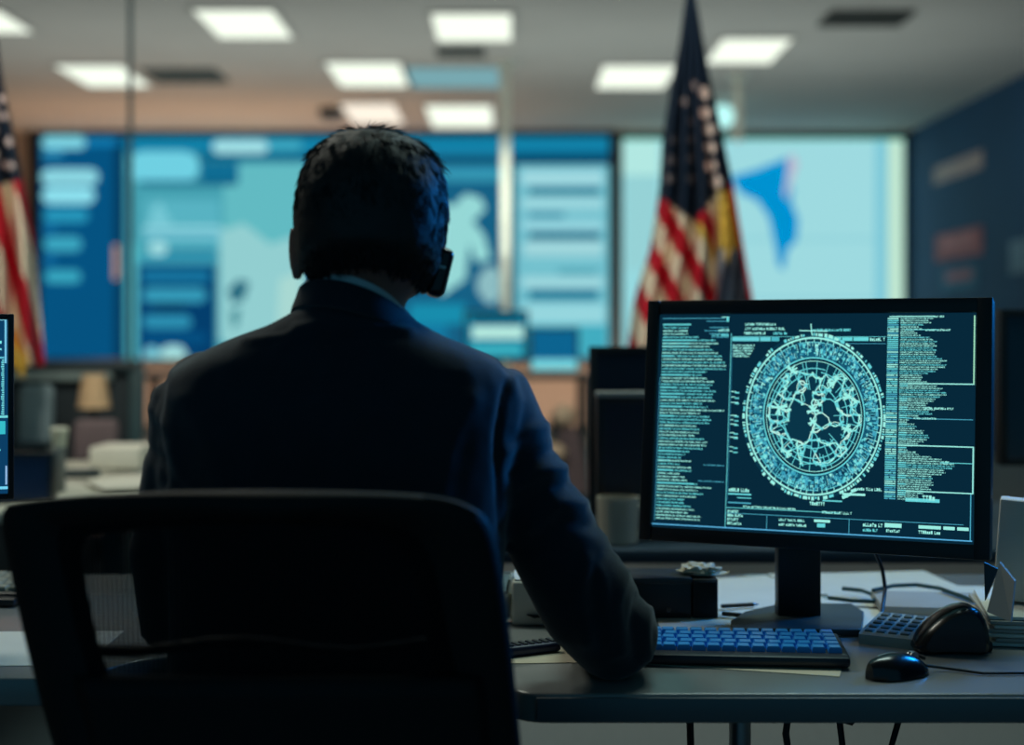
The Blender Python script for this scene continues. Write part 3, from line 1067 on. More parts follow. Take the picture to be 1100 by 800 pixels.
# right column
nr = 86
bounds = [0.02, 0.325, 0.49, 0.61, 0.83]
for i in range(nr):
    v = 0.022 + 0.805 * i / nr
    h = 0.0056
    bar(0.737, 0.770, v, v + h, random.choice((T1, T2, T2, T3)))
    if random.random() < 0.5:
        uq = random.uniform(0.739, 0.765)
        bar(uq, uq + 0.004, v + 0.001, v + h, (16, 62, 84), 2)
    ph = v
    env = 0.075 + 0.055 * math.exp(-((v - 0.2) / 0.06) ** 2) + 0.02 * math.sin(v * 60) + 0.05 * math.exp(-((v - 0.37) / 0.05) ** 2) + 0.085 * math.exp(-((v - 0.68) / 0.045) ** 2)
    env = max(0.025, env - 0.05 * math.exp(-((v - 0.47) / 0.02) ** 2) - 0.03 * math.exp(-((v - 0.60) / 0.02) ** 2))
    glyphs(0.776, 0.776 + env + random.uniform(-0.012, 0.012), v, h, random.choice((T1, T1, T2)))
    if v > 0.3 and random.random() < 0.4:
        bar(0.776, 0.80, v, v + h, T2)
bar(0.742, 0.875, 0.013, 0.018, T1)
glyphs(0.875, 0.905, 0.012, 0.008, T1)
bar(0.79, 0.89, 0.073, 0.076, T2)
glyphs(0.85, 0.925, 0.072, 0.008, T1)
glyphs(0.85, 0.94, 0.417, 0.009, T1)
bar(0.80, 0.993, 0.466, 0.469, T3)
glyphs(0.82, 0.89, 0.462, 0.008, T1)
LW = 0.0035
bar(0.992, 0.996, 0.012, 0.315, (150, 214, 180))
bar(0.80, 0.996, 0.311, 0.316, T1)
bar(0.775, 0.997, 0.583, 0.588, T1)
bar(0.993, 0.997, 0.583, 0.785, T1)
bar(0.80, 0.997, 0.782, 0.787, T1)
bar(0.90, 0.995, 0.655, 0.658, T2)
bar(0.988, 0.991, 0.787, 0.985, T3)
bar(0.80, 0.90, 0.815, 0.83, T2)
glyphs(0.85, 0.89, 0.80, 0.022, T1)

# the round diagram
CX, CY, RX, RY = 519, 366, 206, 239
RG = []


def rp(r, a, lay):
    u, v = uv(CX + RX * r * math.cos(a), CY + RY * r * math.sin(a))
    return s3(u, v, lay)


def arc(r0, r1, a0, a1, rgb, lay=1, n=None):
    n = n or max(1, int(abs(a1 - a0) / 0.06))
    for k in range(n):
        b0, b1 = a0 + (a1 - a0) * k / n, a0 + (a1 - a0) * (k + 1) / n
        RG.append(([rp(r0, b0, lay), rp(r1, b0, lay), rp(r1, b1, lay), rp(r0, b1, lay)], rgb))


TAU = 2 * math.pi
arc(0, 1.0, 0, TAU, (9, 50, 68), 1, 90)
arc(0.93, 0.952, 0, TAU, T1, 3, 110)
arc(0.885, 0.894, 0, TAU, T2, 3, 110)
arc(0.695, 0.712, 0, TAU, T2, 3, 100)
arc(0.66, 0.668, 0, TAU, T1, 3, 100)
arc(0.7, 0.9, 0, TAU, (20, 84, 108), 2, 100)
arc(0.665, 0.7, 0, TAU, (5, 34, 52), 2, 100)
a = 0.0
while a < TAU:
    w = random.choice((0.02, 0.03, 0.05, 0.08))
    if random.random() < 0.8:
        arc(0.965, 0.99 + 0.02 * random.random(), a, a + w * 0.8, random.choice((T1, T1, T2)), 3)
    a += w + 0.008
for k in range(900):
    a = random.uniform(0, TAU)
    r = random.uniform(0.715, 0.87)
    arc(r, r + random.uniform(0.006, 0.05), a, a + random.uniform(0.006, 0.06), random.choice((T1, T2, T2, T3, T3, (52, 150, 176), (52, 150, 176), (10, 50, 72), (10, 50, 72))), 4, 1)
for k in range(150):
    a = TAU * k / 150 + random.uniform(-0.01, 0.01)
    r = random.uniform(0.72, 0.86)
    arc(r, min(0.9, r + random.uniform(0.03, 0.14)), a, a + 0.007, random.choice((T1, T2)), 5, 1)
for k in range(60):
    a = TAU * k / 60 + random.uniform(-0.02, 0.02)
    arc(0.89, 0.935, a, a + 0.012, T1, 4, 1)


def stroke(p, q, w, rgb, lay=5):
    # p, q on the sketch sheet
    d = Vector((q[0] - p[0], q[1] - p[1]))
    if d.length < 1e-3:
        return
    n_ = Vector((-d.y, d.x)).normalized() * w / 2
    pts = []
    for (x, y) in ((p[0] + n_.x, p[1] + n_.y), (q[0] + n_.x, q[1] + n_.y), (q[0] - n_.x, q[1] - n_.y), (p[0] - n_.x, p[1] - n_.y)):
        u, v = uv(x, y)
        pts.append(s3(u, v, lay))
    RG.append((pts, rgb))


rnd = random.Random(5)
nodes = []
while len(nodes) < 78:
    r, a = math.sqrt(rnd.random()) * 0.64, rnd.uniform(0, TAU)
    x, y = CX + RX * r * math.cos(a), CY + RY * r * math.sin(a)
    if (x - 485) ** 2 / 34 ** 2 + (y - 380) ** 2 / 48 ** 2 < 1:
        continue
    if all((x - p) ** 2 + (y - q_) ** 2 > 260 for p, q_ in nodes):
        nodes.append((x, y))
for i, p in enumerate(nodes):
    near = sorted(nodes, key=lambda q_: (q_[0] - p[0]) ** 2 + (q_[1] - p[1]) ** 2)[1:4]
    for q_ in near:
        mid = ((p[0] + q_[0]) / 2 + rnd.uniform(-7, 7), (p[1] + q_[1]) / 2 + rnd.uniform(-7, 7))
        w = rnd.choice((2.2, 3.2, 4.4))
        c_ = rnd.choice((T1, T2, (176, 226, 214)))
        stroke(p, mid, w, c_)
        stroke(mid, q_, w, c_)
    for k in range(rnd.choice((0, 1, 3))):
        stroke((p[0] - rnd.uniform(2, 7), p[1] + rnd.uniform(-6, 6)), (p[0] + rnd.uniform(2, 8), p[1] + rnd.uniform(-6, 6)), rnd.uniform(3, 7), rnd.choice((T1, T2)), 6)
for k in range(34):
    a = TAU * k / 34 + rnd.uniform(-0.08, 0.08)
    r0, r1 = rnd.uniform(0.25, 0.5), 0.66
    stroke((CX + RX * r0 * math.cos(a), CY + RY * r0 * math.sin(a)), (CX + RX * r1 * math.cos(a), CY + RY * r1 * math.sin(a)), 2, T2)
for (r0, a0, a1) in ((0.50, 3.0, 4.4), (0.36, 5.0, 6.4), (0.38, 0.8, 2.0), (0.61, 0.2, 1.4), (0.61, 2.2, 4.1), (0.53, 4.9, 6.2), (0.56, 0.3, 2.8), (0.5, 0.6, 2.4), (0.57, 3.5, 5.0), (0.42, 2.4, 3.9), (0.58, 5.2, 6.2), (0.46, -0.6, 0.6)):
    arc(r0, r0 + 0.012, a0, a1, T2, 5)
for (cx, cy, rr) in ((420, 340, 15), (622, 312, 13), (516, 350, 11), (514, 382, 8), (455, 236, 12), (580, 268, 12), (612, 400, 9), (440, 470, 10)):
    for k in range(9):
        a = rnd.uniform(0, TAU)
        stroke((cx, cy), (cx + rr * 1.6 * math.cos(a), cy + rr * 1.6 * math.sin(a)), rnd.uniform(3, 6), T1, 6)
stroke((512, 100), (514, 130), 3, T1)
stroke((478, 120), (560, 122), 3, T1)
for (x, y) in ((618, 590), (632, 578), (606, 596)):
    stroke((x - 8, y + 3), (x + 8, y - 3), 9, T1)
M_txt = emit_attr('screen_text', 1.12, sample=False)
gfx('screen_text', TX, msc, M_txt)
gfx('screen_diagram', RG, msc, M_txt)

# cable down behind the monitor
cb = MB()
cb.tube([P(940, 592, 2.2), P(948, 612, 2.2), P(951, 632, 2.19), P(948, 655, 2.15), PD(946, 676, DESK + 0.012)], 0.003, 8)
solo('monitor_cable', cb, M_black, 'black cable hanging down behind the lit monitor', 'cable', PD(946, 676))

# ------------------------------------------------------------------ left monitor, cropped
LYAW = math.radians(21)
ledge = P(15, 360, 2.05)
lz1, lz0 = P(0, 337, 2.05).z, P(0, 536, 2.05).z
lw = 0.48
lt, ls = monitor('lit blue monitor cut off by the left edge, above the left keyboard',
                 (ledge.x - math.cos(LYAW) * lw / 2, 2.05 - math.sin(LYAW) * lw / 2, (lz0 + lz1) / 2), lw, lz1 - lz0,
                 emit('left_screen_ground', (12, 62, 100), 1.0), LYAW, bw=0.0085)
S = []


def lrect(x0, x1, y0, y1, rgb, lay=0):
    yy = 0.0006 - 0.0003 * lay
    pts = []
    for x, y in ((x0, y1), (x1, y1), (x1, y0), (x0, y0)):
        pts.append(MW[lt.name] @ Vector((max(-lw / 2 + 0.01, lw / 2 - (15 - x) * 2.05 / F * 1.25), yy, P(0, y, 2.05).z - DESK)))
    S.append((pts, rgb))


lrect(-200, 9, 342, 344, (130, 210, 230))
lrect(7.4, 9, 342, 390, (110, 190, 220))
lrect(-200, 5, 366, 369, (120, 220, 220))
lrect(-30, 5, 374, 376, (110, 200, 210))
lrect(-60, 7, 383, 385, (90, 180, 200))
for k in range(26):
    y = 386 + k * 2.3
    lrect(4.4 + random.random(), 7, y, y + 1.5, (110, 205, 210))
    lrect(-60, -10 - random.random() * 20, y, y + 1.4, (90, 190, 200))
lrect(-200, 10, 446, 448.5, (110, 205, 210))
lrect(-80, 8, 452, 466, (52, 180, 192))
lrect(-40, 4, 482, 484, (110, 200, 210))
lrect(8, 9.4, 500, 520, (140, 180, 220))
lrect(-200, 10, 522, 525, (110, 200, 230))
gfx('screen_text', S, ls, M_txt)


# ------------------------------------------------------------------ keyboards
M_key = mat('blue_lit_keycap', (52, 158, 240), 0.3, var=0.08)  # blue light falling on the keys is put into the keycap colour
M_keyw = mat('pale_keycap', (150, 152, 140), 0.5, var=0.08)
M_kcase = mat('dark_blue_case', (10, 20, 34), 0.4)


def keyboard(label, loc, yaw, w, dp, cols, m_case, m_key, height=0.02):
    t = thing('keyboard', label, 'keyboard', loc, (0, 0, yaw))
    tilt = 0.05
    cs_ = MB().box((0, 0, height / 2 + 0.003), (w, dp, height), rot=(tilt, 0, 0), bevel=0.004)
    part('case', cs_, m_case, t, world=False)
    part('wrist_rest', MB().box((0, -dp / 2 - 0.012, 0.008), (w * 0.98, 0.03, 0.014), bevel=0.005), m_case, t, world=False)
    rows = 5
    pw, pd = (w - 0.016) / cols, (dp - 0.018) / rows
    kb = MB()
    kb.loft([[(x * f, y * f, z) for x, y in ((-pw * 0.45, -pd * 0.45), (pw * 0.45, -pd * 0.45), (pw * 0.45, pd * 0.45), (-pw * 0.45, pd * 0.45))]
             for f, z in ((1, 0), (0.97, 0.006), (0.78, 0.0085))])
    proto = None
    for r in range(rows):
        for c_ in range(cols):
            x = -w / 2 + 0.008 + (c_ + 0.5) * pw + (0.25 * pw * ((r % 2) * 2 - 1) if 0 < c_ < cols - 1 else 0) * 0.4
            y = dp / 2 - 0.009 - (r + 0.5) * pd
            z = height + 0.002 + y * math.tan(tilt)
            if proto is None:
                proto = part('key', kb, m_key, t, world=False)
                k = proto
            else:
                k = proto.copy()
                C.objects.link(k)
                k.parent = t
            k.location = (x, y, z)
            k.rotation_euler = (tilt, 0, 0)
    return t


kc = Vector((0.318, 1.962, DESK + 0.0022))
keyboard('black keyboard with blue-lit keys in front of the lit monitor', kc, math.radians(-5), 0.275, 0.118, 13, M_kcase, M_key, 0.012)
lk = PD(-62, 640)
keyboard('dark keyboard with pale keys below the cropped left monitor', (lk.x, lk.y, DESK), math.radians(-4), 0.34, 0.14, 14, M_black, M_keyw)

# ------------------------------------------------------------------ mouse
mp = PD(964, 726)
ms = thing('computer_mouse', 'black mouse on the desk right of the blue-lit keyboard', 'mouse', mp, (0, 0, math.radians(-62)))
rings = []
for k in range(13):
    f = k / 12
    y = -0.047 + 0.094 * f
    w = 0.028 * max(0.08, (1 - abs(2 * f - 1) ** 2.6)) ** 0.5 * (1.0 - 0.08 * f)
    h = 0.029 * max(0.08, 1 - ((f - 0.42) / 0.6) ** 2) ** 0.6
    rings.append([(w * math.cos(a), y, 0.002 + (h * math.sin(a) if a <= math.pi else 0.003 * math.sin(a))) for a in [TAU * i / 20 for i in range(20)]])
part('body', MB().loft(rings), M_blackgl, ms, world=False)
part('scroll_wheel', MB().tube([(-0.004, 0.026, 0.0225), (0.004, 0.026, 0.0225)], 0.007, 14), M_metal, ms, world=False)
part('button_gap', MB().box((0, 0.034, 0.0225), (0.0012, 0.03, 0.004), rot=(-0.35, 0, 0)), M_black, ms, world=False)
cbl = MB().tube([(0, 0.05, 0.008), (0.01, 0.075, 0.004), (0.05, 0.10, 0.003), (0.08, 0.16, 0.003), (0.07, 0.25, 0.003)], 0.002, 8)
part('cable', cbl, M_black, ms, world=False)

def catmull2(pts, n=4):
    out = []
    k = len(pts)
    for i in range(k):
        p0, p1, p2, p3 = pts[i - 1], pts[i], pts[(i + 1) % k], pts[(i + 2) % k]
        for j in range(n):
            t_ = j / n
            out.append(0.5 * ((2 * p1) + (p2 - p0) * t_ + (2 * p0 - 5 * p1 + 4 * p2 - p3) * t_ ** 2 + (3 * p1 - p0 - 3 * p2 + p3) * t_ ** 3))
    return out


# ------------------------------------------------------------------ phone
pc = PD(969, 688)
ph = thing('desk_phone', 'desk telephone with a pale keypad and a black handset beside the monitor foot', 'telephone', pc, (0, 0, math.radians(-30)))
M_phone = mat('pale_phone_plastic', (158, 160, 150), 0.5, var=0.08)
bs = MB()
prof = [(-0.052, 0.0), (-0.052, 0.014), (-0.046, 0.017), (0.060, 0.027), (0.066, 0.024), (0.066, 0.0)]
bs.loft([[(x, y, z) for y, z in prof] for x in (-0.048, 0.052)])
part('base', bs, M_phone, ph, world=False)
M_pk = mat('phone_key', (92, 104, 102), 0.45)
for r in range(5):
    for c_ in range(4):
        y = 0.046 - r * 0.021
        part('key', MB().box((-0.036 + c_ * 0.017, y, 0.0215 + y * 0.094), (0.012, 0.013, 0.005), rot=(0.094, 0, 0), bevel=0.0015), M_pk, ph, world=False)
hp = [(986, 699), (990, 689), (998, 677), (1011, 665), (1026, 656), (1040, 652), (1052, 655), (1060, 664), (1065, 680), (1066, 696), (1060, 704), (1035, 703), (1010, 703), (994, 704)]
hp = [Vector((x, y, 0)) for x, y in hp]
hp = catmull2(hp)
hcen = Vector((1028, 684, 0))
rings = []
for f, k in ((0.0, 0.80), (0.006, 0.93), (0.016, 1.0), (0.04, 1.0), (0.052, 0.93), (0.058, 0.8)):
    d_ = PD(1028, 704).y - 0.004 + f
    # each section keeps its real size: project at the front depth, then push back along the depth axis
    d0_ = PD(1028, 704).y
    rings.append([P((hcen + (p - hcen) * k).x, (hcen + (p - hcen) * k).y, d0_) + Vector((0, d_ - d0_, 0)) for p in hp])
part('handset', MB().loft(rings), M_blackgl, ph, label='glossy black handset')
q0 = P(1040, 667, PD(1028, 704).y + 0.003)
part('highlight_strip', MB().box(q0, (0.017, 0.004, 0.004), rot=(0, -0.35, 0), bevel=0.001), M_metal, ph)
part('cradle', MB().box(PD(1030, 700) + Vector((0.004, 0.03, 0.008)), (0.085, 0.075, 0.016), bevel=0.005), M_black, ph)

# ------------------------------------------------------------------ black boxes with crumpled paper
q0 = PD(676, 665)
bx0 = PD(600, 665)
x0, x1, x2 = (678 - 550) * 2.2 / F, (743 - 550) * 2.2 / F, (772 - 550) * 2.2 / F
bt = 0.064
bb = thing('storage_box', 'black box beside the man\'s forearm, under a crumpled paper', 'box', ((x0 + x1) / 2, 2.2, DESK))
part('body', MB().box(((x0 + x1) / 2, 2.245, DESK + 0.028), (x1 - x0 - 0.001, 0.09, 0.056), bevel=0.002), M_black, bb)
part('lid', MB().box(((x0 + x1) / 2, 2.245, DESK + 0.060), (x1 - x0 + 0.001, 0.094, 0.010), bevel=0.002), mat('dark_lid', (34, 42, 44), 0.45), bb)
part('clasp', MB().tube([((718 - 550) * 2.2 / F, 2.2, DESK + 0.016), ((718 - 550) * 2.2 / F, 2.197, DESK + 0.016)], 0.004, 10), M_blackgl, bb)
sp2 = thing('desk_speaker', 'small black textured speaker at the right end of the black box', 'speaker', ((x1 + x2) / 2, 2.2, DESK))
part('cabinet', MB().box(((x1 + x2) / 2 + 0.001, 2.245, DESK + 0.031), (x2 - x1 - 0.003, 0.085, 0.062), bevel=0.002), M_black, sp2)
part('grille', MB().box(((x1 + x2) / 2 + 0.001, 2.2015, DESK + 0.031), (x2 - x1 - 0.008, 0.004, 0.056), bevel=0.001), mat('speaker_cloth', (26, 32, 34), 0.95, var=0.4, scale=600, bump=0.8, bscale=900), sp2)


def crumple(name, label, c, sx, sy, sz, m, seed, cat):
    mb = MB()
    b2 = bmesh.new()
    bmesh.ops.create_icosphere(b2, subdivisions=4, radius=1)
    for v in b2.verts:
        n_ = v.co.normalized()
        k = 1 + 0.55 * noise.noise(n_ * 2.3 + Vector((seed, 0, 0))) + 0.2 * abs(noise.noise(n_ * 6 + Vector((seed, 3, 0))))
        v.co = Vector((n_.x * sx * k, n_.y * sy * k, (n_.z * 0.8 + 0.5) * sz * k if n_.z > -0.45 else 0.0))
        v.co.z = max(0.0, v.co.z)
        v.co += Vector(c)
    mb.merge(b2)
    return solo(name, mb, m, label, cat, c, smooth=False)


zt = DESK + 0.0655
crumple('crumpled_paper', 'crumpled cream paper on top of the black box', ((752 - 550) * 2.23 / F, 2.235, zt), 0.028, 0.022, 0.011, M_paper2, 3.0, 'paper')
sheet('paper_sheet', 'small cream scrap sticking out over the black speaker', (772 - 550) * 2.22 / F, 2.225, 0.03, 0.02, 0.3, zt + 0.0006, M_paper2, 0.004)

# papers around the desk
PAPS = [
    ('white sheet behind the monitor neck on its left', 800, 637, 0.21, 0.297, 0.25), ('white sheet behind the monitor base on its right', 985, 640, 0.297, 0.21, -0.12),
    ('white sheet lying at the back edge of the desk', 930, 626, 0.297, 0.21, 0.1), ('white sheet at the right behind the phone', 1040, 646, 0.3, 0.21, -0.35),
    ('white sheet beside the black speaker', 825, 655, 0.2, 0.16, 0.05), ('cream sheet under the monitor foot', 800, 672, 0.26, 0.15, -0.04),
    ('white sheet half under the phone', 935, 666, 0.21, 0.16, -0.5)]
for i, (lb, px, py, w, h, yaw) in enumerate(PAPS):
    c = PD(px, py)
    sheet('paper_sheet', lb, c.x, c.y, w, h, yaw, DESK + 0.0003 + 0.0002 * i, M_paper if 'cream' not in lb else M_paper2, 0.002, thick=0.0004)
c = PD(800, 716)
sheet('paper_sheet', 'cream card sheet under the front of the blue-lit keyboard', c.x + 0.01, c.y + 0.055, 0.26, 0.16, -0.28, DESK + 0.0002, M_paper2, 0.0, thick=0.0008)
c = PD(592, 707)
sheet('paper_sheet', 'cream sheet under the man\'s elbow with a dark front edge', c.x, c.y + 0.03, 0.16, 0.12, 0.06, DESK + 0.0002, M_paper2, 0.0, thick=0.0008)
c = PD(22, 700)
sheet('paper_sheet', 'pale sheet on the desk left of the chair', c.x - 0.1, c.y + 0.02, 0.42, 0.22, 0.03, DESK + 0.0002, M_paper, 0.0, thick=0.0008)
for i, (px0, py0, px1, py1, lb) in enumerate(((775, 651, 815, 649, 'thin black pen on the white papers beside the monitor neck'), (776, 659, 800, 661, 'thin black pen lower on the white papers beside the speaker'))):
    a, b = PD(px0, py0, DESK + 0.008), PD(px1, py1, DESK + 0.008)
    pn = thing('pen', lb, 'pen', a)
    part('barrel', MB().tube([a, a.lerp(b, 0.85)], 0.0035, 10), M_black, pn)
    part('tip', MB().tube([a.lerp(b, 0.85), b], [0.0033, 0.0008], 10), M_metal, pn)

# cables behind the monitor, teal
M_cab = mat('teal_cable', (30, 72, 76), 0.4)
cp = [(905, 632), (925, 634), (942, 640), (938, 646), (915, 645), (890, 642)]
solo('desk_cable', MB().tube([PD(x, y, DESK + 0.012) for x, y in cp], 0.0035, 8), M_cab, 'dark teal cable loop right behind the monitor neck', 'cable', PD(905, 632))
cp = [(938, 634), (960, 629), (985, 628), (1010, 632), (1035, 641), (1062, 652)]
solo('desk_cable', MB().tube([PD(x, y, DESK + 0.022) for x, y in cp], 0.0035, 8), M_cab, 'dark teal cable running across the papers to the right', 'cable', PD(938, 634))

# booklet and folder under the phone papers
c = PD(1010, 655)
solo('folder', MB().box((c.x, c.y, DESK + 0.010), (0.20, 0.14, 0.014), rot=(0, 0, -0.12), bevel=0.002), M_card, 'grey folder lying behind the telephone', 'folder', (c.x, c.y, DESK + 0.003))

# right edge: stacked papers and upright binder
c = PD(1105, 694)
stack = [('grey stack of files at the right edge, under the upright binder', M_card)]
fs_ = thing('paper_stack', 'stack of grey papers at the right edge of the desk under a binder', 'papers', (c.x + 0.05, c.y + 0.07, DESK))
for k in range(7):
    part('file', MB().box((c.x + 0.065 + 0.004 * math.sin(k * 2.1), c.y + 0.085, DESK + 0.0035 + k * 0.0062), (0.20, 0.22, 0.0055), rot=(0, 0, -0.2 + 0.03 * math.sin(k * 1.7)), bevel=0.002), M_card if k % 2 else M_paper, fs_)
zb = DESK + 0.0445
bd = thing('binder', 'pale upright binder standing on the paper stack at the right edge', 'binder', (c.x + 0.06, c.y + 0.08, zb))
f0, f1 = P(1062, 671, 1.99), P(1150, 671, 1.95)
part('cover', MB().box((c.x + 0.054, c.y + 0.09, zb + 0.075), (0.13, 0.045, 0.15), rot=(0, math.radians(4), -0.35), bevel=0.004), mat('pale_binder', (216, 208, 194), 0.7, var=0.05), bd)
tri = MB()
q_ = [P(1060, 657, 1.93), P(1074, 604, 1.93), P(1090, 624, 1.90), P(1086, 668, 1.90)]
tri.loft([[v for v in q_], [v + Vector((0.004, 0.006, 0)) for v in q_]])
part('divider', tri, mat('grey_divider', (168, 164, 156), 0.8), bd, smooth=False)
tri2 = MB()
q_ = [P(1058, 645, 1.97), P(1057, 604, 1.97), P(1072, 611, 1.965)]
tri2.loft([[v for v in q_], [v + Vector((0.003, 0.004, 0)) for v in q_]])
part('corner_clip', tri2, M_dark, bd, smooth=False)

# left of the keyboard: tumbler, pale box, remote
c = PD(541, 668)
gl = bpy.data.materials.new('tumbler_glass')
gl.use_nodes = True
_b = gl.node_tree.nodes['Principled BSDF']
_b.inputs['Base Color'].default_value = (0.85, 0.92, 0.9, 1)
_b.inputs['Roughness'].default_value = 0.08
_b.inputs['Transmission Weight'].default_value = 0.9
tb = thing('tumbler', 'clear glass tumbler beside the chair, holding a pen', 'glass', (c.x, c.y, DESK))
part('glass', MB().lathe([(0.012, 0.002), (0.0145, 0.0), (0.0165, 0.075), (0.0152, 0.075), (0.0135, 0.006), (0.004, 0.005)], (c.x, c.y, DESK)), gl, tb)
part('liner', MB().lathe([(0.010, 0.007), (0.0125, 0.045), (0.0112, 0.045), (0.009, 0.010)], (c.x, c.y, DESK)), M_paper2, tb)
pn = thing('pen', 'dark pen leaning in the glass tumbler', 'pen', (c.x + 0.003, c.y - 0.002, DESK + 0.012))
part('barrel', MB().tube([(c.x - 0.002, c.y - 0.002, DESK + 0.014), (c.x + 0.0085, c.y - 0.006, DESK + 0.066)], 0.002, 8), M_black, pn)
part('clip', MB().box((c.x + 0.009, c.y - 0.0085, DESK + 0.055), (0.001, 0.001, 0.018), rot=(0, 0.2, 0)), M_metal, pn)
c = PD(577, 674)
pt = thing('letter_tray', 'pale letter tray between the tumbler and the man\'s sleeve', 'tray', (c.x, c.y, DESK))
wt = 50 * c.y / F
part('body', MB().box((c.x + 0.006, c.y + 0.06, DESK + 0.034), (wt + 0.018, 0.10, 0.068), bevel=0.006, seg=3), M_paper, pt)
part('sheet', MB().box((c.x + 0.006, c.y + 0.06, DESK + 0.0690), (wt + 0.010, 0.09, 0.002)), M_paper, pt)
a, b = PD(566, 659, DESK + 0.02), PD(585, 662, DESK + 0.02)
solo('black_clip', MB().tube([P(566, 660, c.y + 0.006), P(574, 662, c.y + 0.003), P(588, 661, c.y + 0.006)], [0.001, 0.003, 0.002], 8), M_black, 'black clip on the front of the pale letter tray', 'clip', P(566, 660, c.y))
a, b = PD(540, 706), PD(598, 699)
rc = thing('remote_control', 'dark blue remote lying by the man\'s elbow', 'remote', a, (0, 0, math.atan2(b.y - a.y, b.x - a.x)))
L = (b - a).length
part('body', MB().box((L / 2, 0, 0.009), (L, 0.03, 0.014), bevel=0.005, seg=3), mat('navy_plastic', (18, 34, 70), 0.45), rc, world=False)
for k in range(7):
    part('button', MB().box((0.01 + k * (L - 0.02) / 6, 0, 0.0165), (0.006, 0.02, 0.003), bevel=0.001), M_dark, rc, world=False)

# under the desk: loose cables
for i, pts in enumerate(([(0.24, 1.93, 0.697), (0.245, 1.95, 0.62), (0.24, 1.96, 0.4), (0.25, 2.0, 0.01)],
                         [(0.42, 1.98, 0.697), (0.43, 1.95, 0.66), (0.46, 1.93, 0.655), (0.49, 1.95, 0.68), (0.50, 1.97, 0.697)],
                         [(0.46, 2.03, 0.697), (0.465, 2.0, 0.6), (0.52, 1.98, 0.58), (0.55, 2.0, 0.66), (0.56, 2.02, 0.697)],
                         [(0.40, 2.02, 0.697), (0.385, 2.0, 0.62), (0.41, 2.0, 0.45), (0.40, 2.05, 0.01)])):
    solo('loose_cable', MB().tube([Vector(p) for p in pts], 0.005, 8), M_black,
         ('single black cable hanging under the desk near the metal leg', 'black cable loop hanging close under the desktop', 'wide black cable loop under the desk at the right',
          'long black cable dropping to the floor beside the cable loops')[i], 'cable', pts[0])

# ------------------------------------------------------------------ the chair
ch = thing('swivel_chair', 'black mesh-backed swivel chair holding the man', 'chair', (-0.245, 1.62, 0))
CD = 1.38


def cpath(pts, d):
    return [P(x, y, d) for x, y in pts]


def catmull(pts, n=6, closed=True):
    out = []
    k = len(pts)
    for i in range(k if closed else k - 1):
        p0, p1, p2, p3 = pts[(i - 1) % k], pts[i], pts[(i + 1) % k], pts[(i + 2) % k]
        if not closed:
            p0 = pts[max(i - 1, 0)]
            p3 = pts[min(i + 2, k - 1)]
        for j in range(n):
            t_ = j / n
            out.append(0.5 * ((2 * p1) + (p2 - p0) * t_ + (2 * p0 - 5 * p1 + 4 * p2 - p3) * t_ ** 2 + (3 * p1 - p0 - 3 * p2 + p3) * t_ ** 3))
    if not closed:
        out.append(pts[-1])
    return out


outer_px = [(2, 566), (5, 548), (22, 539), (120, 530), (260, 526), (400, 528), (470, 533), (508, 545), (527, 566), (540, 620), (549, 690), (556, 760),
            (562, 840), (560, 930), (545, 1000), (500, 1030), (330, 1038), (170, 1032), (118, 1008), (90, 940), (68, 840), (45, 760), (25, 680), (10, 610)]


def chair_depth(p):
    # gentle curve of the backrest: edges nearer the sitter, lower part further forward
    cx = (p[0] - 285) / 270.0
    return CD + 0.05 * cx * cx * 0.9 + 0.00010 * max(0, p[1] - 560)


N_ = 140
ring = catmull([Vector((x, y, 0)) for x, y in outer_px], 8)
cen = Vector((288, 770, 0))


def inset(p, k):
    # towards the centre by k pixels
    d_ = (cen - p)
    dx = 1.25 * k * (1 if d_.x > 0 else -1) * min(1, abs(d_.x) / 120)
    dy = 0.52 * k * (1 if d_.y > 0 else -1) * min(1, abs(d_.y) / 120)
    return Vector((p.x + dx, p.y + dy, 0))


rings = []
for k in range(17):
    a = TAU * k / 16
    off = 30 - 30 * math.cos(a)
    dz = -0.018 * math.sin(a)
    rr = []
    for p in ring:
        q = inset(p, off * (1.15 if True else 1))
        rr.append(P(q.x, q.y, chair_depth(p) + dz))
    rings.append(rr)
fm = MB()
fm.loft(rings[:16] + [rings[0]], cap=False)
bmesh.ops.remove_doubles(fm.bm, verts=list(fm.bm.verts), dist=1e-5)
M_chair = mat('chair_plastic', (6, 8, 10), 0.6, var=0.1, bump=0.2, bscale=600, spec=0.25)
part('back_frame', fm, M_chair, ch)
# mesh panel: grid between the frame sides, real see-through weave in the material
M_mesh = bpy.data.materials.new('chair_mesh')
M_mesh.use_nodes = True
nt = M_mesh.node_tree
b_ = nt.nodes['Principled BSDF']
b_.inputs['Base Color'].default_value = lin((6, 8, 10))
b_.inputs['Roughness'].default_value = 0.8
b_.inputs['Specular IOR Level'].default_value = 0.15
tc = nt.nodes.new('ShaderNodeTexCoord')
wv = nt.nodes.new('ShaderNodeTexWave')
wv.bands_direction = 'X'
wv.inputs['Scale'].default_value = 62
wv.inputs['Distortion'].default_value = 0.6
wv2 = nt.nodes.new('ShaderNodeTexWave')
wv2.bands_direction = 'Z'
wv2.inputs['Scale'].default_value = 88
wv2.inputs['Distortion'].default_value = 0.6
mx = nt.nodes.new('ShaderNodeMath')
mx.operation = 'MULTIPLY'
gt = nt.nodes.new('ShaderNodeMapRange')
gt.inputs[1].default_value = 0.15
gt.inputs[2].default_value = 0.45
gt.inputs[3].default_value = 0.97
gt.inputs[4].default_value = 0.52
for w_ in (wv, wv2):
    nt.links.new(tc.outputs['Object'], w_.inputs['Vector'])
nt.links.new(wv.outputs['Fac'], mx.inputs[0])
nt.links.new(wv2.outputs['Fac'], mx.inputs[1])
nt.links.new(mx.outputs[0], gt.inputs[0])
nt.links.new(gt.outputs[0], b_.inputs['Alpha'])
pm = MB()
rows = []
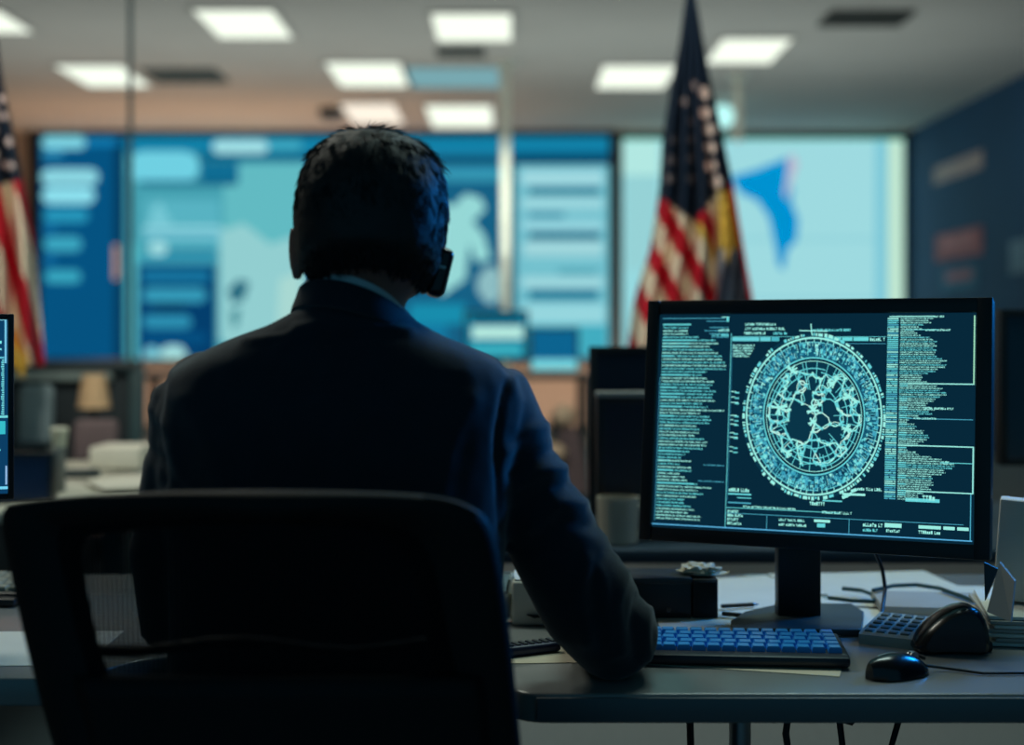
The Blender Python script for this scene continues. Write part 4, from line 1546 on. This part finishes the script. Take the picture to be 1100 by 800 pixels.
for j in range(41):
    y = 552 + (1020 - 552) * j / 40
    # left and right inner limits
    xs_l = ipl([(552, 40), (600, 42), (680, 62), (760, 82), (840, 105), (940, 128), (1020, 160)], y)
    xs_r = ipl([(552, 490), (600, 505), (690, 518), (760, 525), (840, 530), (940, 528), (1020, 490)], y)
    rows.append([P(xs_l + (xs_r - xs_l) * i / 40, y, chair_depth((xs_l + (xs_r - xs_l) * i / 40, y))) for i in range(41)])
pm.loft(rows, cap=False, closed=False)
part('back_mesh', pm, M_mesh, ch)
lpn = MB()
rows = []
for j in range(13):
    y = 728 + (1022 - 728) * j / 12
    xs_l = ipl([(680, 66), (760, 86), (840, 108), (940, 130), (1030, 165)], y)
    xs_r = ipl([(690, 516), (760, 522), (840, 528), (940, 526), (1030, 486)], y)
    rows.append([P(xs_l + (xs_r - xs_l) * i / 30, y, chair_depth((xs_l + (xs_r - xs_l) * i / 30, y)) - 0.010) for i in range(31)])
lpn.loft(rows, cap=False, closed=False)
lo = part('lower_panel', lpn, M_chair, ch)
lm_ = lo.modifiers.new('thickness', 'SOLIDIFY')
lm_.thickness = 0.006
part('lumbar_bar', MB().tube([P(78 + (528 - 78) * k / 12, 694 + 6 * math.sin(k), chair_depth((78 + 450 * k / 12, 694)) + 0.025) for k in range(13)], 0.006, 8), M_chair, ch)
part('spine', MB().tube(catmull([P(300, 860, CD + 0.03), P(300, 960, CD + 0.01), Vector((-0.235, 1.36, 0.50)), Vector((-0.235, 1.42, 0.40)), Vector((-0.24, 1.6, 0.38))], 6, False), 0.03, 10, flat=0.5), M_chair, ch)
part('seat', MB().box((-0.24, 1.68, 0.435), (0.50, 0.48, 0.085), bevel=0.04, seg=4), mat('chair_fabric', (12, 14, 16), 0.9, bump=0.3), ch)
for sx in (-1, 1):
    x = -0.24 + sx * 0.29
    ar = part('armrest', MB().tube([(x, 1.62, 0.40), (x, 1.62, 0.62)], [0.02, 0.018], 10), M_chair, ch)
    part('arm_pad', MB().box((x, 1.60, 0.635), (0.07, 0.22, 0.03), bevel=0.012, seg=3), M_chair, ar)
    part('arm_bracket', MB().box((x - sx * 0.07, 1.62, 0.40), (0.14, 0.05, 0.02), bevel=0.004), M_chair, ar)
part('gas_column', MB().tube([(-0.24, 1.68, 0.09), (-0.24, 1.68, 0.40)], [0.03, 0.025], 14), M_metal, ch)
for k in range(5):
    g = TAU * k / 5 + 0.3
    e = (-0.24 + 0.31 * math.cos(g), 1.68 + 0.31 * math.sin(g), 0.075)
    l = part('leg', MB().tube([(-0.24, 1.68, 0.11), e], [0.032, 0.02], 10), M_chair, ch)
    part('caster', MB().tube([(e[0] - 0.02, e[1], 0.031), (e[0] + 0.02, e[1], 0.031)], 0.03, 16), M_black, l)

# ------------------------------------------------------------------ the man
M_skin = mat('skin', (150, 100, 86), 0.5, var=0.06, scale=20, bump=0.1, bscale=300)
M_suit = mat('navy_suit_wool', (17, 31, 42), 0.85, var=0.12, scale=30, bump=0.25, bscale=900, spec=0.3, sheen=0.25)
M_shirt = mat('white_shirt', (200, 208, 210), 0.8, var=0.03)
M_hair = mat('dark_hair', (14, 15, 16), 0.6, var=0.25, scale=30, bump=0.6, bscale=260)
M_shoe = mat('black_leather', (10, 10, 11), 0.3)
PB = Vector((-0.22, 1.70, 0.0))
man = thing('person', 'man in a dark navy suit seated with his back turned, headset at his right ear', 'person', PB)


def super_ring(cx, cy, z, rx, ry, e=2.4, n=40, tiltx=0.0):
    out = []
    for k in range(n):
        a = TAU * k / n
        c_, s_ = math.cos(a), math.sin(a)
        x = rx * math.copysign(abs(c_) ** (2 / e), c_)
        y = ry * math.copysign(abs(s_) ** (2 / e), s_)
        out.append(Vector((cx + x, cy + y, z + tiltx * x)))
    return out


# torso silhouette table: pixel row, left, right, centre depth, half depth
TOR = [(323, 336, 426, 1.705, 0.062), (329, 324, 434, 1.706, 0.070), (336, 313, 441, 1.708, 0.076), (345, 297, 449, 1.712, 0.080), (355, 272, 466, 1.716, 0.087), (364, 250, 488, 1.720, 0.095),
       (375, 226, 518, 1.724, 0.103), (384, 208, 538, 1.726, 0.108), (394, 192, 552, 1.728, 0.112), (406, 180, 560, 1.728, 0.115), (424, 173, 562, 1.726, 0.118), (450, 171, 561, 1.722, 0.121),
       (490, 171, 557, 1.715, 0.124), (530, 173, 550, 1.708, 0.125), (590, 182, 542, 1.70, 0.127), (650, 186, 538, 1.695, 0.132), (720, 184, 540, 1.69, 0.14), (800, 178, 545, 1.69, 0.15), (880, 176, 548, 1.70, 0.155), (960, 178, 546, 1.71, 0.155)]


def torso_rings(shrink):
    out = []
    for (y, xl, xr, d, hd_) in TOR:
        a, b = P(xl, y, d), P(xr, y, d)
        rx = (b.x - a.x) / 2 - shrink
        rr = super_ring((a.x + b.x) / 2, d, a.z - (shrink if y < 400 else 0), rx, hd_ - shrink, 2.5)
        drop = 0.85 * (1 - smoothstep(330, 680, y))          # the neckline falls away under the chin
        for p in rr:
            p.z -= drop * max(0.0, p.y - d + 0.01)
        out.append(rr)
    return out


R_ARM = [(505, 420, 1.728, 0.050), (524, 432, 1.73, 0.056), (543, 470, 1.73, 0.053), (560, 512, 1.74, 0.053), (585, 560, 1.755, 0.057), (608, 605, 1.775, 0.061), (634, 650, 1.80, 0.064), (660, 683, 1.82, 0.058)]
L_ARM = [(222, 420, 1.728, 0.050), (208, 434, 1.73, 0.053), (203, 480, 1.72, 0.050), (197, 525, 1.715, 0.052), (189, 590, 1.71, 0.056), (192, 655, 1.72, 0.056)]
RE, LE = P(660, 683, 1.82), P(192, 655, 1.72)
R_WR, L_WR = Vector((0.116, 2.075, 0.783)), Vector((-0.20, 2.02, 0.785))


def arm_pts(tab, wrist, scale):
    pts = [P(a, b, c_) for a, b, c_, r in tab]
    rad = [r * scale for *_, r in tab]
    e = pts[-1]
    pts += [e.lerp(wrist, 0.35), e.lerp(wrist, 0.7), wrist]
    rad += [0.056 * scale, 0.048 * scale, 0.040 * scale]
    return pts, rad


# body: one continuous surface
HC = P(396, 238, 1.70)
HROT = Euler((math.radians(-6), math.radians(2.0), math.radians(9))).to_matrix()   # looks slightly down and to his left


def head_local(th, ph_):
    """th: polar from the crown, ph_: azimuth, 0 = right ear, pi/2 = face"""
    st, ct = math.sin(th), math.cos(th)
    x, y, z = st * math.cos(ph_), st * math.sin(ph_), ct
    e = 2.45
    k = (abs(x) ** e + abs(y) ** e + abs(z) ** e) ** (-1 / e)
    x, y, z = x * k, y * k, z * k
    X, Y, Z = x * 0.0765, y * (0.098 if y < 0 else 0.094), z * (0.090 if z > 0 else 0.118)
    if z < 0:
        X *= 1 - 0.34 * smoothstep(0.62, 1.0, -z)          # jaw
        if y < 0:
            Y *= 1 - 0.62 * smoothstep(0.25, 0.85, -z)      # nape goes in
    if y > 0 and z < -0.5:
        Y *= 1 + 0.55 * smoothstep(0.5, 0.95, -z)          # chin carried forward
    if y > 0.3:
        f = smoothstep(0.3, 0.9, y)
        Zk, Z = Z, Z + 0.015
        Y -= f * 0.006
        Y += 0.024 * math.exp(-(X / 0.011) ** 2 - ((Z + 0.022) / 0.016) ** 2) + 0.012 * math.exp(-(X / 0.008) ** 2 - ((Z - 0.0) / 0.02) ** 2)   # nose
        Y -= 0.010 * math.exp(-((abs(X) - 0.031) / 0.014) ** 2 - ((Z + 0.002) / 0.011) ** 2)          # eye sockets
        Y += 0.005 * math.exp(-((Z - 0.018) / 0.009) ** 2) * math.exp(-(X / 0.05) ** 2)              # brow
        Y += 0.006 * math.exp(-(X / 0.022) ** 2 - ((Z + 0.060) / 0.006) ** 2) + 0.006 * math.exp(-(X / 0.018) ** 2 - ((Z + 0.072) / 0.006) ** 2)   # lips
        Y += 0.010 * math.exp(-(X / 0.024) ** 2 - ((Z + 0.094) / 0.014) ** 2)                         # chin
        Z = Zk
    return Vector((X, Y, Z))


def head_world(v):
    return HC + HROT @ v


bodyb = MB()
rings = []
for i in range(1, 40):
    th = math.pi * i / 40
    rings.append([head_world(head_local(th, TAU * k / 56)) for k in range(56)])
bodyb.loft(rings)
# ears
for sx in (-1, 1):
    er = Euler((math.radians(-10), 0, math.radians(-24 * sx))).to_matrix()
    ear = []
    for k in range(13):
        f = k / 12
        zz = 0.032 - 0.064 * f
        w = 0.0185 * max(0.12, math.sin(math.pi * (0.04 + 0.92 * f))) ** 0.6 * (1.0 - 0.30 * f * f)
        ear.append([head_world(Vector((sx * 0.0865, -0.004, -0.044)) + er @ Vector((sx * (0.0055 * math.cos(a) - 0.004 * f), (w * math.sin(a)) - 0.002 + 0.004 * f, zz))) for a in [TAU * q_ / 18 for q_ in range(18)]])
    bodyb.loft(ear)
# neck
nk = [(394, 285, 1.708, 0.056), (389, 310, 1.705, 0.055), (382, 335, 1.704, 0.056), (376, 362, 1.708, 0.066)]
bodyb.tube([P(a, b, c_) for a, b, c_, r in nk], [r for *_, r in nk], 24)
bodyb.loft(torso_rings(0.016))
for tab, wr in ((R_ARM, R_WR), (L_ARM, L_WR)):
    p_, r_ = arm_pts(tab, wr, 0.72)
    bodyb.tube(p_, r_, 16, round_ends=True)


def hand(mb, wr, fwd, side):
    """open hand resting palm down; SIDE +1: thumb to the right of FWD"""
    fwd = Vector(fwd).normalized()
    rt = fwd.cross(Vector((0, 0, 1))).normalized()
    up = Vector((0, 0, 1))
    rings = []
    for f, w, h in ((-0.15, 0.026, 0.020), (0.1, 0.030, 0.018), (0.4, 0.037, 0.016), (0.75, 0.041, 0.014), (1.0, 0.039, 0.011)):
        c_ = wr + fwd * (0.095 * f) + up * (-0.012 * max(0, f))
        rings.append([c_ + rt * w * math.cos(a) + up * h * math.sin(a) for a in [TAU * k / 18 for k in range(18)]])
    mb.loft(rings)
    for k, (off, ln) in enumerate(((-0.030, 0.062), (-0.010, 0.074), (0.010, 0.080), (0.029, 0.072))):
        off = off * -side
        b0 = wr + fwd * 0.085 + rt * off + up * -0.012
        d_ = (fwd + rt * off * 2.2).normalized()
        mb.tube([b0, b0 + d_ * ln * 0.42 + up * 0.006, b0 + d_ * ln * 0.75 - up * 0.003, b0 + d_ * ln - up * 0.015], [0.0095, 0.0088, 0.008, 0.007], 10, round_ends=True)
    b0 = wr + fwd * 0.030 + rt * side * 0.026 - up * 0.004
    mb.tube([b0, b0 + fwd * 0.030 + rt * side * 0.026 - up * 0.008, b0 + fwd * 0.058 + rt * side * 0.034 - up * 0.014], [0.0125, 0.0105, 0.008], 10, round_ends=True)


hand(bodyb, R_WR, (0.06, 1, 0), -1)
hand(bodyb, L_WR, (0.25, 1, 0), 1)
LEGS = []
for sx in (-1, 1):
    hip = Vector((-0.215 + sx * 0.095, 1.70, 0.555))
    kn = Vector((-0.215 + sx * 0.13, 2.13, 0.545))
    an = Vector((-0.215 + sx * 0.14, 2.16, 0.10))
    LEGS.append((hip, kn, an))
    bodyb.tube([hip, hip.lerp(kn, 0.5), kn, kn + Vector((0, 0.015, -0.06)), kn.lerp(an, 0.5), an], [0.075, 0.066, 0.052, 0.050, 0.045, 0.034], 16, round_ends=True)
    bodyb.tube([an + Vector((0, -0.03, -0.05)), an + Vector((0, 0.06, -0.06)), an + Vector((0, 0.14, -0.075))], [0.034, 0.034, 0.024], 12, round_ends=True)
body = part('body', bodyb, M_skin, man)


def solidify_mesh(o, voxel, smooth_it, fac=0.5):
    """unite overlapping volumes of O into one skin and keep the result as plain mesh"""
    m1_ = o.modifiers.new('unite', 'REMESH')
    m1_.mode = 'VOXEL'
    m1_.voxel_size = voxel
    m2_ = o.modifiers.new('smooth', 'SMOOTH')
    m2_.factor = fac
    m2_.iterations = smooth_it
    dg = bpy.context.evaluated_depsgraph_get()
    ev = o.evaluated_get(dg)
    me = bpy.data.meshes.new_from_object(ev)
    mats = list(o.data.materials)
    o.modifiers.clear()
    o.data = me
    if not len(me.materials):
        for m in mats:
            me.materials.append(m)
    me.shade_smooth()


solidify_mesh(body, 0.0042, 3)

# eyes and brows
for sx in (-1, 1):
    e = head_world(Vector((sx * 0.031, 0.0725, -0.018)))
    ey = part('eye', MB().sphere(e, (0.0125, 0.0115, 0.0085)), mat('eye_white', (220, 216, 210), 0.2), man)
    ef = HROT @ Vector((0, 1, 0))
    part('iris', MB().sphere(e + ef * 0.0082, (0.0048, 0.0040, 0.0048), 12), mat('brown_iris', (40, 28, 20), 0.2), ey)
    br = MB().tube([head_world(Vector((sx * (0.015 + 0.033 * k / 4), 0.095 - 0.012 * (k / 4) ** 2, 0.002 + 0.004 * math.sin(k * 0.8)))) for k in range(5)], [0.003, 0.004, 0.004, 0.0035, 0.002], 8)
    part('eyebrow', br, M_hair, man)


# hair: a cap following the skull, then many fine locks
def hair_thick(v):
    """thickness of the hair over the skull point v (head space); 0 outside the hairline"""
    x, y, z = v
    line_ = -0.074 + 0.010 * math.cos(x * 30)                # nape
    if y > -0.02:
        line_ = -0.074 + smoothstep(-0.03, 0.02, y) * 0.045     # above the ears
    if y > 0.03:
        line_ = max(line_, -0.02 + smoothstep(0.03, 0.075, y) * 0.075)
    t_ = smoothstep(line_ - 0.004, line_ + 0.030, z)
    base = 0.004 + 0.0085 * t_
    base += 0.005 * smoothstep(0.04, 0.09, z)
    base += 0.004 * smoothstep(0.02, 0.06, x) * smoothstep(-0.05, 0.0, z)
    return base if z > line_ else 0.0


hb = MB()
NT, NP = 60, 96
grid = {}
for i in range(1, NT):
    th = math.pi * 0.84 * i / NT
    for k in range(NP):
        v = head_local(th, TAU * k / NP)
        h = hair_thick(v)
        n_ = Vector((v.x / 0.0056, v.y / 0.0096, v.z / 0.0110)).normalized()
        lump = 0.0016 * noise.noise(v * 55) + 0.0012 * noise.noise(v * 130)
        grid[i, k] = hb.bm.verts.new(head_world(v + n_ * (h + (lump if h > 0.004 else 0) - (0.006 if h == 0 else 0))))
top = hb.bm.verts.new(head_world(Vector((0, 0, 0.090 + 0.014))))
for k in range(NP):
    hb.bm.faces.new((top, grid[1, k], grid[1, (k + 1) % NP]))
    for i in range(1, NT - 1):
        hb.bm.faces.new((grid[i, k], grid[i + 1, k], grid[i + 1, (k + 1) % NP], grid[i, (k + 1) % NP]))
hair = part('hair', hb, M_hair, man)
lk_ = MB()
rh = random.Random(11)
cnt = 0
while cnt < 9000:
    th = math.acos(rh.uniform(-0.62, 1.0))
    ph_ = rh.uniform(0, TAU)
    v = head_local(th, ph_)
    if v.y > 0.075 and v.z < 0.06:
        continue
    h = hair_thick(v)
    if h <= 0:
        continue
    cnt += 1
    n_ = Vector((v.x / 0.0056, v.y / 0.0096, v.z / 0.0110)).normalized()
    # flow: away from the crown, sweeping to the right on the right side
    crown = Vector((-0.012, -0.045, 0.085))
    fl = (v - crown)
    fl -= n_ * fl.dot(n_)
    fl = fl.normalized() if fl.length > 1e-4 else Vector((1, 0, 0))
    fl = (fl + Vector((0.25 if v.x > 0 else -0.05, 0, -0.35)) + Vector((rh.gauss(0, 0.22), rh.gauss(0, 0.22), rh.gauss(0, 0.18)))).normalized()
    fl = (fl - n_ * fl.dot(n_)).normalized()
    ln = rh.uniform(0.012, 0.026) * (0.55 + 0.45 * smoothstep(-0.05, 0.03, v.z)) * (1.35 if v.z > 0.05 else 1.0) * (1.2 if v.x > 0.02 else 0.8)
    lift = rh.uniform(0.02, 0.24) * (1.7 if v.z > 0.07 else 1.0)
    wob = rh.uniform(-0.4, 0.4)
    sd_ = n_.cross(fl)
    pts = []
    for k in range(4):
        f = k / 3
        pts.append(head_world(v + n_ * (h * 0.80 + lift * ln * f - 5.0 * (ln * f) ** 2 * (0.4 if v.z > 0.07 else 1.0)) + fl * ln * f + sd_ * wob * ln * f * f * 0.6))
    r0 = rh.uniform(0.0005, 0.0011)
    lk_.tube(pts, [r0, r0 * 1.1, r0 * 0.8, r0 * 0.15], 3, cap=False)
# quiff seen above the crown
for k in range(420):
    x = rh.uniform(-0.045, 0.042)
    v = Vector((x, rh.uniform(-0.02, 0.035), 0))
    v.z = 0.090 * max(0.0, 1 - abs(v.x / 0.080) ** 2.45 - abs(v.y / 0.1) ** 2.45) ** (1 / 2.45) + 0.009
    a_ = rh.uniform(0.4, 1.1)
    ln = rh.uniform(0.014, 0.024)
    dirx = rh.uniform(0.3, 1.0)
    pts = [head_world(v + Vector((dirx * ln * f + 0.0, -0.3 * ln * f, ln * (0.85 * f - 0.72 * f * f) * a_ + 0.002))) for f in (0, 0.33, 0.66, 1)]
    lk_.tube(pts, [0.0008, 0.0009, 0.0007, 0.0001], 3, cap=False)
part('hair_lock', lk_, mat('hair_strand', (19, 21, 23), 0.5, var=0.3, scale=40, spec=0.35), man)['kind'] = 'stuff'

# jacket
jb = MB()
jb.loft(torso_rings(0.0))
for tab, wr in ((R_ARM, R_WR), (L_ARM, L_WR)):
    p_, r_ = arm_pts(tab, wr.lerp(P(tab[-1][0], tab[-1][1], tab[-1][2]), 0.12), 1.0)
    jb.tube(p_, r_, 24, round_ends=True)
jacket = part('jacket', jb, M_suit, man)
solidify_mesh(jacket, 0.006, 6)

# folds: (pixel line, width in pixels, height)
FOLDS = [([(318, 352), (352, 344), (400, 350), (440, 356)], 5, 0.004), ([(300, 372), (340, 356), (400, 352)], 5, 0.0035), ([(330, 366), (380, 360), (430, 362)], 5, -0.002),
         ([(262, 365), (300, 362), (345, 350)], 4, 0.003),
         ([(541, 384), (548, 400), (540, 430), (534, 470), (536, 520), (540, 570)], 4, -0.005), ([(176, 400), (172, 430), (170, 470), (176, 520)], 4, -0.004),
         ([(548, 405), (556, 430), (552, 460)], 6, 0.004),
         ([(604, 503), (582, 505), (556, 520)], 6, 0.007), ([(612, 520), (588, 524), (562, 545)], 6, -0.005), ([(596, 482), (572, 490), (550, 510)], 6, -0.004),
         ([(586, 458), (566, 464), (545, 485)], 7, 0.004), ([(626, 540), (600, 540), (570, 566)], 7, 0.005), ([(640, 565), (604, 560), (570, 590)], 8, -0.004),
         ([(655, 592), (640, 620), (640, 660), (650, 700)], 7, -0.004), ([(672, 616), (662, 650), (668, 700)], 6, 0.0045), ([(686, 640), (680, 670), (684, 706)], 5, -0.0045), ([(697, 655), (694, 680), (696, 706)], 5, 0.0045),
         ([(630, 600), (622, 640), (630, 690)], 7, 0.004), ([(645, 610), (652, 655), (656, 705)], 5, 0.003),
         ([(360, 380), (358, 450), (356, 520)], 3, -0.0025),
         ([(200, 430), (230, 480), (240, 530)], 14, 0.005), ([(505, 430), (480, 480), (470, 530)], 14, 0.005), ([(230, 420), (290, 470), (320, 530)], 12, -0.003), ([(250, 395), (330, 410), (420, 400), (500, 400)], 10, 0.002),
         ([(165, 440), (185, 470), (190, 510)], 7, 0.004), ([(156, 480), (180, 500), (195, 530)], 7, -0.003)]


def seg_dist(px, py, a, b):
    dx, dy = b[0] - a[0], b[1] - a[1]
    t_ = max(0, min(1, ((px - a[0]) * dx + (py - a[1]) * dy) / (dx * dx + dy * dy)))
    return math.hypot(px - a[0] - dx * t_, py - a[1] - dy * t_)


me = jacket.data
me.calc_loop_triangles()
nrm = [v.normal.copy() for v in me.vertices]
for v in me.vertices:
    w = MW[man.name] @ v.co
    if w.z < 0.72 or w.y > 1.9:
        continue
    x, y = px_of(w)
    if nrm[v.index].y > 0.35:
        continue
    off = 0.0
    for pts, wd_, amp in FOLDS:
        d_ = min(seg_dist(x, y, a, b) for a, b in zip(pts[:-1], pts[1:]))
        if d_ < 3 * wd_:
            off += amp * math.exp(-(d_ / wd_) ** 2)
    off += 0.0015 * noise.noise(w * 14) + 0.0006 * noise.noise(w * 45)
    v.co += nrm[v.index] * off
me.update()

# collars
NC = P(382, 330, 1.702)


def collar_z(x, y):
    return 1.2105 - 0.27 * x - 0.48 * y


def band(prof, rx, ry, n=72, cx=None):
    """closed band around the neck, profile = [(radius offset, height offset)]"""
    mb = MB()
    rings = []
    for (dr, dz) in prof:
        rr = []
        for k in range(n):
            a = TAU * k / n
            x, y = (rx + dr) * math.cos(a), (ry + dr) * math.sin(a)
            bx, by = rx * math.cos(a), ry * math.sin(a)
            rr.append(Vector((NC.x + x, NC.y + y, collar_z(bx, by) + dz * (0.75 + 0.25 * -math.sin(a)))))
        rings.append(rr)
    mb.loft(rings + [rings[0]], cap=False)
    bmesh.ops.remove_doubles(mb.bm, verts=list(mb.bm.verts), dist=1e-6)
    return mb


cl = part('collar', band([(0.0, -0.03), (0.0, -0.003), (0.002, 0.0), (0.005, -0.001), (0.008, -0.012), (0.0125, -0.026), (0.0135, -0.031), (0.009, -0.034)], 0.0635, 0.063), M_suit, jacket)
sh = part('shirt_collar', band([(0.0, -0.04), (0.0, 0.008), (0.0015, 0.0105), (0.003, 0.008), (0.0035, -0.03)], 0.0592, 0.0588), M_shirt, man)
# shirt front, tie and lapels lie on the chest
from mathutils.bvhtree import BVHTree
jm = jacket.data
bvh = BVHTree.FromPolygons([MW[man.name] @ v.co for v in jm.vertices], [tuple(p.vertices) for p in jm.polygons])


def chest(cx, z, off):
    hit = bvh.ray_cast(Vector((cx, 2.6, z)), Vector((0, -1, 0)))
    return Vector((cx, hit[0].y + off, z)) if hit[0] is not None else Vector((cx, 1.78, z))


def chest_patch(name, rows_, m, off, thick, parent):
    mb_ = MB()
    mb_.loft([[chest(NC.x + a + (b - a) * k / 8, z, off) for k in range(9)] for z, a, b in rows_], cap=False, closed=False)
    o = part(name, mb_, m, parent)
    md = o.modifiers.new('thickness', 'SOLIDIFY')
    md.thickness = thick
    return o


chest_patch('shirt_front', [(1.135 - 0.022 * k, -0.052 * (1 - k / 12.5), 0.052 * (1 - k / 12.5)) for k in range(12)], M_shirt, 0.003, 0.002, man)
chest_patch('tie', [(1.125 - 0.024 * k, -0.016 - 0.0008 * k, 0.016 + 0.0008 * k) for k in range(10)], mat('dark_blue_tie', (24, 36, 70), 0.5), 0.007, 0.003, man)
for sx in (-1, 1):
    rows_ = []
    for k in range(12):
        i0, i1 = sx * 0.054 * (1 - k / 12.5), sx * (0.054 * (1 - k / 12.5) + 0.045 * math.sin(math.pi * min(1, 0.25 + k / 14)))
        rows_.append((1.135 - 0.022 * k, min(i0, i1), max(i0, i1)))
    chest_patch('lapel', rows_, M_suit, 0.006, 0.004, jacket)
tr = MB()
tr.loft([super_ring(-0.215, 1.70, z, rx, ry, 2.5) for z, rx, ry in ((0.47, 0.18, 0.13), (0.50, 0.195, 0.145), (0.58, 0.195, 0.145), (0.66, 0.185, 0.125))])
for hip, kn, an in LEGS:
    tr.tube([hip, hip.lerp(kn, 0.5), kn, kn + Vector((0, 0.02, -0.07)), kn.lerp(an, 0.5), an + Vector((0, 0, 0.02))], [0.085, 0.078, 0.066, 0.066, 0.060, 0.056], 20, round_ends=False)
trs = part('trousers', tr, mat('navy_trousers', (26, 38, 56), 0.85, bump=0.2, bscale=800), man)
solidify_mesh(trs, 0.008, 4)
for hip, kn, an in LEGS:
    s_ = MB()
    rings = []
    for f, w, h, b0 in ((-0.085, 0.028, 0.045, 0.03), (-0.07, 0.038, 0.075, 0.0), (-0.02, 0.041, 0.085, 0.0), (0.05, 0.044, 0.065, 0.0), (0.13, 0.047, 0.048, 0.0), (0.19, 0.038, 0.036, 0.0), (0.205, 0.022, 0.024, 0.006)):
        rings.append([Vector((an.x + w * math.cos(a), an.y + f, 0.003 + b0 + (h - b0) * (0.5 + 0.5 * math.sin(a)))) for a in [TAU * k / 20 for k in range(20)]])
    s_.loft(rings)
    part('shoe', s_, M_shoe, man)

# headset on the right ear
hs_ = thing('headset', 'black single-ear headset hooked over the man\'s right ear', 'headset', head_world(Vector((0.088, 0.0, -0.02))))
e0 = P(472, 293, 1.716)
ER = Euler((0, math.radians(14), math.radians(6)))
part('ear_cup', MB().box(e0, (0.023, 0.052, 0.060), rot=(0, math.radians(14), math.radians(6)), bevel=0.009, seg=4), M_blackgl, hs_)
part('ear_pad', MB().box(e0 + Vector((-0.014, 0.0, 0.0)), (0.010, 0.046, 0.052), rot=(0, math.radians(14), math.radians(6)), bevel=0.0045, seg=3), M_black, hs_)
part('logo_plate', MB().box(e0 + Vector((0.004, -0.0262, 0.006)), (0.010, 0.001, 0.004), rot=(0, math.radians(14), math.radians(6)), bevel=0.0003), M_metal, hs_)
part('ear_hook', MB().tube(catmull([e0 + Vector((0.001, -0.012, 0.026)), P(473, 250, 1.685), P(473.5, 232, 1.695), P(471, 222, 1.715), P(468, 228, 1.735)], 5, False), 0.0016, 8), M_blackgl, hs_)
part('microphone_boom', MB().tube(catmull([e0 + Vector((-0.010, 0.02, -0.012)), e0 + Vector((-0.026, 0.055, -0.018)), e0 + Vector((-0.042, 0.095, -0.026)), e0 + Vector((-0.060, 0.112, -0.032))], 5, False), 0.0022, 8), M_black, hs_)
part('microphone', MB().sphere(e0 + Vector((-0.063, 0.114, -0.032)), (0.009, 0.006, 0.006), 12), M_black, hs_)
